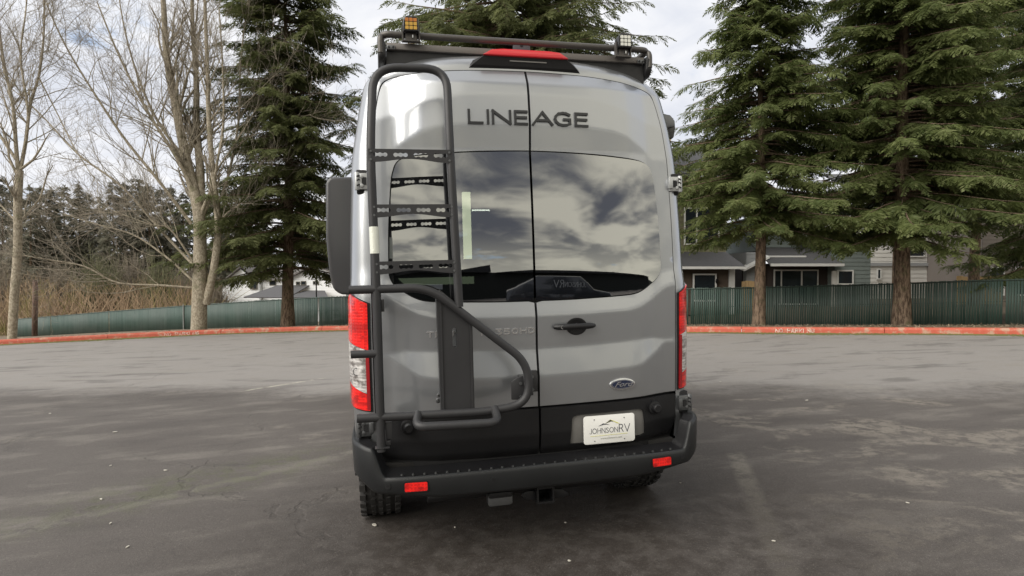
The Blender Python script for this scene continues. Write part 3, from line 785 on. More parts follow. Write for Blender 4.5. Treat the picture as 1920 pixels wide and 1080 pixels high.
# roof rack
rack = empty('roof_rack'); rack.parent = van
yr0 = .20
m = MB(); m.box((-.765,yr0,2.726),(.765,yr0+.035,2.762)); m.build('rear_beam', mat('beam_aluminium', (.15,.138,.128), .45, .3), rack, bevel=.004)
for s in (-1, 1):
    prof = [(yr0-.02,2.745),(yr0-.015,2.762),(yr0+.02,2.77),(3.7,2.77),(3.9,2.72),(3.7,2.65),(yr0+.25,2.640),(yr0+.02,2.650),(yr0-.015,2.68)]
    m = MB(); m.prism(prof, s*.768, s*.812, axis='x'); m.build('side_plate', M_deck, rack, bevel=.014)
    m = MB(); m.tube(fillet([(s*.792,3.8,2.76),(s*.792,3.7,2.806),(s*.792,yr0+.2,2.806)], [.06], 6), .0175, 10); m.build('side_tube', M_rack, rack, auto=True)
m = MB(); m.tube(fillet([(-.792,yr0+.2,2.76),(-.792,yr0+.2,2.806),(-.792,yr0,2.806),(.792,yr0,2.806),(.792,yr0+.2,2.806),(.792,yr0+.2,2.76)], [.02,.055,.055,.02], 8), .0185, 14); m.build('rear_rail', M_rack, rack, auto=True)
for s in (-1, 1):
    m = MB(); m.tube(fillet([(s*.786,yr0+.05,2.81),(s*.797,yr0-.005,2.79),(s*.796,yr0-.005,2.70)], .03, 6), .017, 12); m.build('corner_upright', M_rack, rack, auto=True)
m = MB(); m.prism([(-.052,2.755),(.052,2.755),(.048,2.812),(-.048,2.812)], yr0-.006, yr0+.004); mb_ = m.build('rail_bracket', mat('rack_bracket', (.09,.095,.11), .45, .4), rack, bevel=.002)
m = MB(); m.cyl((0,yr0-.008,2.798),(0,yr0-.003,2.798), .009, n=12); m.cyl((0,yr0-.008,2.785),(0,yr0-.003,2.785), .009, n=12); m.box((-.003,yr0-.008,2.785),(.003,yr0-.003,2.805)); m.build('bracket_slot', M_black, mb_)
for k in range(9):
    y = yr0+.30+k*.4; m = MB(); m.box((-.765,y,2.725),(.765,y+.05,2.755)); m.build('cross_bar', M_deck, rack)
m = MB(); m.box((-.767,yr0+.06,2.690),(.767,3.6,2.706)); m.build('deck_panel', M_deck, rack)
m = MB(); m.prism([(-.767,2.60),(.767,2.60),(.767,2.724),(-.767,2.724)], yr0+.02, yr0+.035); m.build('under_fascia', M_deck, rack)
for s in (-1, 1):
    m = MB(); m.box((s*.74-.022,yr0-.008,2.722),(s*.74+.022,yr0+.0,2.746)); e_ = m.build('end_bolt_plate', M_steel, rack, bevel=.003)
    m = MB(); m.cyl((s*.752,yr0-.014,2.733),(s*.752,yr0-.007,2.733), .006, n=10); m.cyl((s*.728,yr0-.014,2.733),(s*.728,yr0-.007,2.733), .006, n=10); m.build('bolt_heads', M_black, e_, kind='stuff')
for k, (x, z, mt, mt2) in enumerate(((-.632,2.842,M_amber,M_amber_dark),(.612,2.826,M_clear,M_steel))):
    s = .041; oc = [(x-s,z-s),(x+s,z-s),(x+s,z+s*.6),(x+s*.65,z+s),(x-s*.65,z+s),(x-s,z+s*.6)]
    m = MB(); m.prism(oc, yr0-.075, yr0-.01); lamp = m.build('work_lamp', M_gloss_black, rack, bevel=.004)
    for a in range(3):
        for b in range(3):
            m = MB(); cx, cz = x-.022+a*.022, z-.024+b*.0215
            m.prism(rrect(cx-.0092,cz-.0089,cx+.0092,cz+.0089,.003,2), yr0-.080, yr0-.074); m.build('lamp_cell', mt2 if (b == 2 and k == 0) else mt, lamp)
    m = MB(); m.box((x-.049,yr0-.05,z-.080),(x-.042,yr0-.02,z+.0)); m.box((x+.042,yr0-.05,z-.080),(x+.049,yr0-.02,z+.0)); m.box((x-.049,yr0-.05,z-.085),(x+.049,yr0-.02,z-.077)); m.box((x-.03,yr0-.045,z-.08),(x+.03,yr0-.02,z-.04)); m.build('lamp_bracket', M_rack, lamp)
    m = MB(); m.box((x+.006,yr0-.06,z-.07),(x+.011,yr0-.05,z-.055)); m.build('lamp_clip', M_chrome, lamp)

# side pod on the left flank, awning on the right
m = MB(); m.prism([(-1.122,2.02),(-1.10,2.048),(-.93,2.052),(-.93,1.37),(-1.06,1.378),(-1.100,1.41),(-1.118,1.50),(-1.13,1.70)], .36, 1.9)
m.build('side_pod', mat('pod_plastic', (.05,.05,.052), .25, 0, .5), van, bevel=.028, seg=4, angle=25)
m = MB(); m.prism([(.93,2.47),(.99,2.492),(1.045,2.485),(1.078,2.45),(1.082,2.40),(1.07,2.34),(1.03,2.31),(.95,2.295)], .42, 3.6)
aw = m.build('awning_case', M_gloss_black, van, bevel=.006)
m = MB(); m.prism([(.965,2.466),(.995,2.480),(1.04,2.472),(1.066,2.44),(1.068,2.405),(.975,2.385)], .395, .425); m.build('awning_end_cap', M_steel, aw, bevel=.006)
m = MB(); m.prism([(.955,2.280),(.965,2.276),(1.045,2.318),(1.035,2.326)], .41, 3.0); m.build('awning_light_strip', mat('strip_yellow', (.75,.55,.25), .4), aw)

# ------------------------------------------------------------------ car park and kerb
KL = [(-60,-30),(-42,-8),(-32,4.5),(-24,11.2),(-18.5,14.4),(-14.1,16.1),(-10.4,17.35),(-7.4,17.9),(-4.86,17.75),(0,16.15),(4.4,14.6),(7.8,13.4),(10.55,12.4),(16,10.4),(24,7.6),(40,2),(60,-6)]
kc = [np.array(p) for p in catmull(KL, 8)]
def asphalt_fn(g, b, co):
    x, y, z = g.sep(co)
    big = g.noise(g.scalev(co, (.55,.9,1)), .55, 5, .6, .5)
    patch = g.noise(g.scalev(co, (1.0,1.6,1)), .9, 7, .62, .6)
    fine = g.noise(co, 85, 4, .75)
    mid = g.noise(co, 9, 5, .65)
    edge = g.math('ADD', g.math('MULTIPLY_ADD', x, .12, y), g.math('MULTIPLY', g.math('SUBTRACT', big, .5), 2.2))
    edge = g.math('ADD', edge, g.math('MULTIPLY', g.math('SUBTRACT', mid, .5), .8))
    worn = g.ss(edge, 7.3, 8.5)
    dark = g.mix(big, (.070,.062,.057), (.118,.107,.099))
    lite = g.mix(big, (.215,.203,.191), (.270,.256,.242))
    col = g.mix(worn, dark, lite)
    # dusty patches where the seal coat has gone (right of the van)
    pm = g.math('MULTIPLY', g.ss(patch, .50, .60), g.ss(mid, .38, .56))
    reg = g.math('MULTIPLY', g.ss(x, 1.0, 2.4), g.math('SUBTRACT', 1.0, worn))
    col = g.mix(g.math('MULTIPLY', pm, g.math('MULTIPLY', reg, .55)), col, (.25,.225,.19))
    pm2 = g.math('MULTIPLY', g.ss(patch, .56, .68), g.ss(mid, .42, .6))
    col = g.mix(g.math('MULTIPLY', pm2, .38), col, (.22,.20,.17))
    # tyre-swept streaks, long and thin
    st = g.noise(g.comb(g.math('MULTIPLY', g.math('ADD', x, g.math('MULTIPLY', y, .5)), .35), g.math('SUBTRACT', y, g.math('MULTIPLY', x, .28)), 0), 2.6, 4, .6)
    col = g.mix(g.math('MULTIPLY', g.ss(st, .50, .68), .35), col, (.22,.203,.182))
    col = g.mix(g.math('MULTIPLY', g.ss(st, .46, .32), .4), col, (.055,.050,.047))
    st2 = g.noise(g.comb(g.math('MULTIPLY', x, .12), y, 0), 3.0, 5, .65)
    col = g.mix(g.math('MULTIPLY', g.ss(st2, .56, .66), g.math('MULTIPLY', worn, .45)), col, (.085,.08,.075))
    def line(x0, y0, x1, y1, w, col_in, colr, amt, soft=.5):
        d = math.hypot(x1-x0, y1-y0); ux, uy = (x1-x0)/d, (y1-y0)/d
        al = g.math('ADD', g.math('MULTIPLY', g.math('SUBTRACT', x, x0), ux), g.math('MULTIPLY', g.math('SUBTRACT', y, y0), uy))
        ac = g.math('ABSOLUTE', g.math('ADD', g.math('MULTIPLY', g.math('SUBTRACT', x, x0), -uy), g.math('MULTIPLY', g.math('SUBTRACT', y, y0), ux)))
        f = g.math('MULTIPLY', g.ss(ac, w, w*soft), g.math('MULTIPLY', g.ss(al, 0, .3), g.ss(al, d, d-.3)))
        f = g.math('MULTIPLY', f, g.math('MULTIPLY', g.ss(mid, .36, .6), amt))
        return g.mix(f, col_in, colr)
    col = line(.95, 1.2, 1.9, 5.0, .10, col, (.27,.25,.21), .6, .3)        # worn bay line right of the van
    col = line(-4.6, 2.3, -1.2, 5.4, .10, col, (.20,.187,.165), .5, .2)      # worn bay line, left
    col = line(-3.9, 8.2, -2.9, 9.3, .05, col, (.42,.40,.33), .9, .4)       # short paler scrap of line
    # moss film, left
    mo = g.math('MULTIPLY', g.ss(g.math('ABSOLUTE', g.math('SUBTRACT', y, g.math('MULTIPLY_ADD', x, .75, 6.3))), .7, .1), g.math('MULTIPLY', g.ss(x, -3.9, -2.6), g.ss(x, -1.2, -2.0)))
    col = g.mix(g.math('MULTIPLY', g.math('MULTIPLY', mo, g.ss(mid, .4, .6)), .5), col, (.085,.092,.05))
    # brown stain under and behind the van, with its contact shadow painted in
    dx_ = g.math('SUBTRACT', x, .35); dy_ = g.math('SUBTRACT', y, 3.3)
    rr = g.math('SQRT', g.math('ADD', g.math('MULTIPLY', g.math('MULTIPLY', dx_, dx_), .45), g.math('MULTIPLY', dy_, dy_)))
    stain_shadow = g.math('MULTIPLY', g.ss(rr, 2.1, .6), g.math('MULTIPLY_ADD', g.ss(mid, .35, .6), .35, .5))
    col = g.mix(stain_shadow, col, (.030,.024,.020))
    # fine stone
    col = g.mix(g.math('MULTIPLY', g.ss(fine, .56, .74), .4), col, (.27,.25,.225))
    col = g.mix(g.math('MULTIPLY', g.ss(fine, .48, .30), .5), col, (.024,.022,.021))
    grit = g.noise(co, 240, 2, .7)
    col = g.mix(g.math('MULTIPLY', g.ss(grit, .60, .72), .5), col, (.30,.28,.25))
    col = g.mix(g.math('MULTIPLY', g.ss(grit, .42, .30), .5), col, (.02,.018,.017))
    # cracks
    vo = g.n.new('ShaderNodeTexVoronoi'); vo.feature = 'DISTANCE_TO_EDGE'; vo.inputs['Scale'].default_value = .3
    wv = g.n.new('ShaderNodeVectorMath'); wv.operation = 'ADD'; g.set(wv.inputs[0], co); g.set(wv.inputs[1], g.node('ShaderNodeVectorMath', operation='SCALE', i_0=g.noise(co, 1.7, 4, .6, out=1), i_Scale=.9))
    g.set(vo.inputs['Vector'], wv.outputs[0])
    ck = g.math('MULTIPLY', g.ss(vo.outputs['Distance'], .012, .003), g.ss(patch, .45, .6))
    col = g.mix(g.math('MULTIPLY', ck, .15), col, (.02,.018,.016))
    g.set(b.inputs['Base Color'], col)
    g.set(b.inputs['Roughness'], g.math('SUBTRACT', .86, g.math('MULTIPLY', stain_shadow, .35)))
    bn = g.n.new('ShaderNodeBump'); bn.inputs['Strength'].default_value = .55; bn.inputs['Distance'].default_value = .006
    g.set(bn.inputs['Height'], g.math('SUBTRACT', g.math('ADD', fine, g.math('MULTIPLY', mid, .7)), g.math('MULTIPLY', ck, 1.5))); g.set(b.inputs['Normal'], bn.outputs[0])
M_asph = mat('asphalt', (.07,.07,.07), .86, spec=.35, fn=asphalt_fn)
V = []; F = []
for p in kc: V += [(p[0], p[1], gz(p[0])), (p[0]*1.0, -75, gz(p[0]))]
for i in range(len(kc)-1): F.append((2*i, 2*i+1, 2*i+3, 2*i+2))
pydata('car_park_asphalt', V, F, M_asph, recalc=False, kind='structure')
def red_fn(g, b, co):
    n = g.noise(co, 6, 6, .65); f = g.noise(co, 60, 3, .7)
    w = g.ss(g.math('ADD', g.math('MULTIPLY', n, .7), g.math('MULTIPLY', f, .35)), .53, .63)
    red = g.mix(n, (.40,.070,.040), (.52,.125,.075))
    g.set(b.inputs['Base Color'], g.mix(w, red, (.42,.27,.19)))
M_kerb = mat('red_kerb_paint', (.6,.1,.07), .7, fn=red_fn, bump=.4, bump_scale=60)
# kerb in cast lengths of about 3 m
kerb = empty('kerb', kind='structure')
seg = []; acc = 0
L = [0]
for a, b in zip(kc[:-1], kc[1:]): L.append(L[-1]+float(np.linalg.norm(b-a)))
def kpt(s):
    i = max(0, min(len(L)-2, int(np.searchsorted(L, s))-1)); f = (s-L[i])/(L[i+1]-L[i]); return kc[i]*(1-f)+kc[i+1]*f
def knorm(s):
    d = kpt(s+.1)-kpt(s-.1); d /= np.linalg.norm(d); return np.array([-d[1], d[0]])   # away from the car park
sA = next(l for l, p in zip(L, kc) if p[0] > -30); sB = next(l for l, p in zip(L, kc) if p[0] > 24)
s = sA; rngk = random.Random(3)
while s < sB:
    V = []; F = []; n = 4; j = rngk.uniform(-.004,.004)
    for k in range(n+1):
        t = s+.006+(3.0-.012)*k/n; p = kpt(t); nn = knorm(t); zb = gz(p[0])
        prof = [(0,-.05),(.012,.10),(.03,.138),(.055,.148),(.16,.148),(.16,-.05)]
        V += [(p[0]+nn[0]*d, p[1]+nn[1]*d, zb+h+j) for d, h in prof]
    m_ = 6
    for k in range(n):
        for q in range(m_): F.append((k*m_+q, (k+1)*m_+q, (k+1)*m_+(q+1) % m_, k*m_+(q+1) % m_))
    F += [tuple(range(m_)), tuple(n*m_+q for q in range(m_-1, -1, -1))]
    pydata('kerb_section', V, F, M_kerb, kerb, recalc=True); s += 3.0
# faded white stencil on the kerb face
M_sten = mat('faded_white_stencil', (.62,.55,.48), .7, fn=lambda g, b, co: g.set(b.inputs['Base Color'], g.mix(g.ss(g.noise(co, 26, 4, .7), .40, .58), (.58,.20,.14), (.74,.66,.58))))
def stencil(word, sc, width):
    m = MB(); cw = width/len(word)
    for i, ch in enumerate(word):
        if ch == ' ': continue
        p0 = kpt(sc+i*cw); nn = knorm(sc+i*cw); tg = np.array([nn[1], -nn[0]]); zb = gz(p0[0])
        def place(x, z, p0=p0, tg=tg, nn=nn, zb=zb):
            return (p0[0]+tg[0]*x+nn[0]*(z*.08-.002), p0[1]+tg[1]*x+nn[1]*(z*.08-.002), zb+z)
        place.normal = Vector((-nn[0], -nn[1], 0))
        stroke_mb(m, ch, 0, .028, cw*.7 if ch != 'I' else 0, .085, .016, place, .002)
    return m.build('kerb_stencil', M_sten, kerb)
def s_at(x): return min(range(len(kc)), key=lambda i: abs(kc[i][0]-x))
for x in (6.28, -10.3):
    i = s_at(x); f = L[i]+(x-kc[i][0]); stencil('NO PARKING', f, .85 if x > 0 else .95)
# moss line at the foot of the kerb
rg = np.random.default_rng(5)
V = []; Q = []
for k in range(16000):
    t = rg.uniform(sA+3, sB-3); p = kpt(t); nn = knorm(t); d = -abs(rg.normal(0, .09))*(.5+.5*math.sin(t*1.3)+.4); a = rg.uniform(0, 6.28); r_ = rg.uniform(.014,.038)
    c = (p[0]+nn[0]*d, p[1]+nn[1]*d); z = gz(c[0])+.004; o = len(V)
    V += [(c[0]+r_*math.cos(a), c[1]+r_*math.sin(a), z), (c[0]+r_*math.cos(a+2.1), c[1]+r_*math.sin(a+2.1), z), (c[0]+r_*math.cos(a+4.2), c[1]+r_*math.sin(a+4.2), z), (c[0], c[1], z+r_*.8)]
    Q += [(o,o+1,o+3),(o+1,o+2,o+3),(o+2,o,o+3)]
npmesh('moss', np.array(V), np.array(Q), mat('moss_green', (.13,.13,.04), .9, vary=.4, vary_scale=3), kind='stuff')

# ------------------------------------------------------------------ verge and land beyond
FL = [(-40,44,-3.0),(-32.8,38.8,-2.49),(-24,34.0,-1.75),(-16,29.3,-1.11),(-9.7,25.4,-.643),(-6.8,24,-.48),(-2,21.8,-.25),(2,19.9,-.12),(5.6,18.1,-.036),(9.6,16.5,.102),(12.8,15.0,.26),(17,13.1,.36),(24,10.4,.5),(40,4,.9)]
fc = [np.array(p) for p in catmull(FL, 8)]
FLn = [0]
for a, b in zip(fc[:-1], fc[1:]): FLn.append(FLn[-1]+float(np.linalg.norm((b-a)[:2])))
def fpt(s):
    i = max(0, min(len(FLn)-2, int(np.searchsorted(FLn, s))-1)); f = (s-FLn[i])/(FLn[i+1]-FLn[i]); return fc[i]*(1-f)+fc[i+1]*f
def soil_fn(g, b, co):
    x, y, z = g.sep(co)
    n = g.noise(co, 3, 6, .65); f = g.noise(co, 40, 5, .75)
    c = g.mix(n, (.10,.075,.05), (.17,.13,.095)); c = g.mix(g.ss(f, .45, .65), c, (.25,.20,.145))
    gr = g.math('MULTIPLY', g.ss(g.noise(co, .9, 4, .6), .52, .62), .5)
    g.set(b.inputs['Base Color'], g.mix(gr, c, (.09,.09,.035)))
M_soil = mat('mulch_soil', (.13,.1,.07), .95, spec=.2, fn=soil_fn, bump=.8, bump_scale=45)
rows = []; NS = 90
ks = np.linspace(L[s_at(-42)], L[s_at(24)]+8, NS); fs = np.linspace(0, FLn[-1]-.01, NS)
kx = np.linspace(-40, 30, NS)
def f_at_x(x):
    for a, b in zip(fc[:-1], fc[1:]):
        if a[0] <= x <= b[0]: f = (x-a[0])/(b[0]-a[0]); return a*(1-f)+b*f
    return fc[-1]
def k_at_x(x):
    for a, b in zip(kc[:-1], kc[1:]):
        if a[0] <= x <= b[0]: f = (x-a[0])/(b[0]-a[0]); return a*(1-f)+b*f
    return kc[-1]
def land(x, y):
    """height of the land beyond the kerb"""
    k = k_at_x(x); f = f_at_x(x); yk = k[1]+.12; zk = gz(x)+.13
    if y <= yk: return zk
    if y <= f[1]:
        t = (y-yk)/(f[1]-yk); return zk+(f[2]-zk)*t+.05*math.sin(math.pi*t)*(x > 3)
    far = pl(x, [(-60,-4.5),(-20,-2.6),(0,-.6),(10,.1),(40,.6)])
    t = min(1, (y-f[1])/20); return f[2]-.05*t+(far-f[2])*t
V = []; F = []; NYR = 26
for i, x in enumerate(kx):
    k = k_at_x(x); f = f_at_x(x); yk = k[1]+.12
    ys = list(np.linspace(yk, f[1], 10))+[f[1]+d for d in (.5,1.5,3,5,8,12,16,20,30,45,60,90,140,220,400,700)]
    for y in ys: V.append((x*(1 if y < f[1]+20 else 1+(y-f[1]-20)/40), y, land(x, y)))
for i in range(NS-1):
    for j in range(NYR-1): a = i*NYR+j; F.append((a, a+NYR, a+NYR+1, a+1))
pydata('verge_ground', V, F, M_soil, smooth=True, kind='structure')
# wood chips and needles on the verge
rg = np.random.default_rng(8); N = 15000
V = np.zeros((N*4, 3)); Q = np.arange(N*4).reshape(N, 4)
cnt = 0
for k in range(N):
    x = rg.uniform(-14, 16); kk = k_at_x(x)[1]+.2; ff = f_at_x(x)[1]; y = kk+abs(rg.normal(0, .45))*(ff-kk); y = min(y, ff+.4)
    z = land(x, y)+rg.uniform(.004,.03); a = rg.uniform(0, 6.28); l_ = rg.uniform(.02,.07); w_ = rg.uniform(.008,.02); ti = rg.uniform(-.5,.5)
    dx_, dy_ = math.cos(a)*l_/2, math.sin(a)*l_/2; nx, ny = -math.sin(a)*w_/2, math.cos(a)*w_/2
    V[4*k:4*k+4] = [(x-dx_-nx,y-dy_-ny,z),(x+dx_-nx,y+dy_-ny,z+ti*l_),(x+dx_+nx,y+dy_+ny,z+ti*l_),(x-dx_+nx,y-dy_+ny,z)]
def chip_fn(g, b, co):
    r_ = g.node('ShaderNodeNewGeometry', out='Random Per Island'); g.set(b.inputs['Base Color'], g.mix(r_, (.12,.08,.05), (.38,.30,.21)))
npmesh('wood_chips', V, Q, mat('wood_chip', (.3,.2,.1), .9, fn=chip_fn), kind='stuff')

# ------------------------------------------------------------------ fence
FH = 1.2
fence = empty('slatted_fence', tuple(fc[40]), label='long low green chain-link fence with vertical privacy slats beyond the kerb', cat='fence')
foff = Vector(tuple(-fc[40]))
def slat_fn(g, b, co):
    r_ = g.node('ShaderNodeNewGeometry', out='Random Per Island'); n = g.noise(co, 1.2, 4, .6)
    c = g.mix(r_, (.020,.050,.040), (.050,.088,.072)); n2 = g.noise(co, .35, 4, .6); g.set(b.inputs['Base Color'], g.mix(g.math('MULTIPLY', g.ss(n2, .4, .65), .7), c, (.075,.10,.088)))
M_slat = mat('green_slat', (.03,.06,.05), .55, fn=slat_fn)
s0 = next(l for l, p in zip(FLn, fc) if p[0] > -33); s1 = FLn[-1]-12
V = []; Q = []; rs = random.Random(2); s = s0
box_f = [(0,3,2,1),(4,5,6,7),(0,1,5,4),(1,2,6,5),(2,3,7,6),(3,0,4,7)]
while s < s1:
    p = fpt(s); d = fpt(s+.05)-p; d = d[:2]/np.linalg.norm(d[:2]); nn = np.array([-d[1], d[0]])
    w = .0255+rs.uniform(-.0015,.001); h = FH+rs.uniform(-.012,.012); lean = rs.gauss(0, .003); z0 = p[2]-.06; o = len(V)
    if rs.random() > .012:
        for zz_, sh in ((z0, 0), (p[2]+h, lean)):
            for a, b in ((-1,-1),(1,-1),(1,1),(-1,1)):
                V.append((p[0]+d[0]*(a*w+sh)+nn[0]*b*.004+foff.x, p[1]+d[1]*(a*w+sh)+nn[1]*b*.004+foff.y, zz_+foff.z))
        Q += [tuple(i+o for i in q) for q in box_f]
    s += .0595
npmesh('slats', np.array(V), np.array(Q), M_slat, fence, kind='stuff')
M_rail = mat('fence_rail', (.05,.07,.06), .5, .5)
M_post = mat('fence_post', (.30,.31,.30), .5, .6)
m = MB()
pts = [Vector(fpt(s))+foff for s in np.arange(s0, s1, .8)]
m.tube([p+Vector((0,0,FH-.03)) for p in pts], .02, 6); m.build('top_rail', M_rail, fence)
m = MB(); m.tube([p+Vector((0,.03,.12)) for p in pts], .008, 5); m.tube([p+Vector((0,.03,.62)) for p in pts], .008, 5); m.build('tension_wires', M_rail, fence, kind='stuff')
grey = min(np.arange(s0+.3, s1, 3.05), key=lambda q: abs(960+1100*fpt(q)[0]/fpt(q)[1]-325))
for s in np.arange(s0+.3, s1, 3.05):
    p = Vector(fpt(s))+foff; yo = -.045 if s == grey else .05; hh = FH-.01 if s != grey else FH+.03; m = MB(); m.cyl(p+Vector((0,yo,-.1)), p+Vector((0,yo,hh)), .03, n=10)
    if s == grey: m.cyl(p+Vector((0,yo,hh)), p+Vector((0,yo,hh+.025)), .034, .012, n=10)
    m.build('post', M_post if s == grey else M_rail, fence)

# ------------------------------------------------------------------ trees
def wp(px, py, Y): return Vector(((px-960)/1100*Y, Y, CAM_H+(518-py)/1100*Y))
def needle_fn(c1, c2, c3):
    def fn(g, b, co):
        r_ = g.node('ShaderNodeNewGeometry', out='Random Per Island'); n = g.noise(co, .9, 4, .6)
        c = g.mix(g.ss(n, .35, .68), c1, c2); c = g.mix(g.math('MULTIPLY', g.ss(r_, .55, 1.0), .7), c, c3)
        g.set(b.inputs['Base Color'], c)
    return fn
def translucent(m, amt=.5):
    g = NT(m.node_tree); b = g.n['Principled BSDF']; o = g.n['Material Output']; t = g.n.new('ShaderNodeBsdfTranslucent')
    g.set(t.inputs[0], b.inputs['Base Color'].links[0].from_socket); mx = g.n.new('ShaderNodeMixShader'); mx.inputs[0].default_value = amt
    g.l.new(b.outputs[0], mx.inputs[1]); g.l.new(t.outputs[0], mx.inputs[2]); g.l.new(mx.outputs[0], o.inputs[0]); return m
M_need = [mat('fir_needles', (.05,.07,.03), .62, spec=.35, fn=needle_fn((.105,.125,.045), (.155,.175,.070), (.22,.23,.11))),
          mat('hemlock_needles', (.05,.07,.03), .62, spec=.35, fn=needle_fn((.09,.12,.038), (.15,.18,.06), (.22,.24,.105))),
          mat('far_needles_hazed', (.05,.06,.04), .8, spec=.2, fn=needle_fn((.11,.112,.082), (.17,.162,.12), (.23,.21,.165)))]  # far needles paler: distance haze is put into their colour
for m_ in M_need: translucent(m_)
def bark_fn(c1, c2, zs=.25):
    def fn(g, b, co):
        n = g.noise(g.scalev(co, (1,1,zs)), 22, 6, .7); n2 = g.noise(co, 3.5, 5, .65)
        c = g.mix(g.ss(n, .38, .62), c1, c2); g.set(b.inputs['Base Color'], g.mix(g.math('MULTIPLY', g.ss(n2, .52, .66), .5), c, (.12,.125,.06)))
        bn = g.n.new('ShaderNodeBump'); bn.inputs['Strength'].default_value = .9; bn.inputs['Distance'].default_value = .03; g.set(bn.inputs['Height'], n); g.set(b.inputs['Normal'], bn.outputs[0])
    return fn
M_bark = mat('fir_bark', (.15,.11,.08), .9, spec=.2, fn=bark_fn((.07,.048,.034), (.24,.175,.125)))
M_bark2 = mat('bare_tree_bark', (.3,.27,.2), .85, spec=.2, fn=bark_fn((.24,.205,.155), (.46,.41,.32), .6))
M_twig = mat('bare_twigs', (.30,.265,.215), .85, spec=.2)

def frond(rng, pairs=9, fw=.045):
    V = []; Q = []
    def dia(p, d, l, w, up):
        n = np.cross(d, up); n /= np.linalg.norm(n)+1e-9; o = len(V)
        V.extend([p, p+d*l*.45+n*w, p+d*l+np.array([0,0,-.02]), p+d*l*.45-n*w]); Q.append((o,o+1,o+2,o+3))
    up = np.array([0,0,1.0])
    dia(np.zeros(3), np.array([1,0,-.05]), 1.0, .022, up)
    for k in range(pairs):
        t = (k+.5)/pairs; p = np.array([t, 0, -.22*t*t])
        for s in (-1, 1):
            a = s*(rng.uniform(.7, 1.05)); l = (.44*(1-t)+.13)*rng.uniform(.75, 1.15)
            d = np.array([math.cos(a), math.sin(a), rng.uniform(-.55,.05)]); d /= np.linalg.norm(d)
            dia(p, d, l, fw*rng.uniform(.7, 1.2), up+np.array([rng.uniform(-.5,.5), rng.uniform(-.5,.5), 0]))
    return np.array(V), np.array(Q)
class Tubes:
    def __init__(s): s.V = []; s.Q = []; s.n = 0
    def add(s, P, r, sides=4):
        P = np.asarray(P, float); n = len(P); T = np.gradient(P, axis=0); T /= np.linalg.norm(T, axis=1, keepdims=True)+1e-9
        ref = np.array([0,0,1.0]) if abs(T[0][2]) < .9 else np.array([1.0,0,0])
        A = np.cross(T, ref); A /= np.linalg.norm(A, axis=1, keepdims=True)+1e-9; B = np.cross(T, A)
        r = np.asarray(r)[:, None]
        ang = np.arange(sides)*2*np.pi/sides
        V = np.stack([P+(A*math.cos(a)+B*math.sin(a))*r for a in ang], 1).reshape(-1, 3); s.V.append(V)
        i = np.arange(n-1)[:, None]*sides; k = np.arange(sides)[None]; k2 = (k+1) % sides
        s.Q.append(np.stack([i+k, i+k2, i+sides+k2, i+sides+k], -1).reshape(-1, 4)+s.n); s.n += len(V)
    def build(s, name, mt, parent, **kw): return npmesh(name, np.concatenate(s.V), np.concatenate(s.Q), mt, parent, smooth=True, **kw)
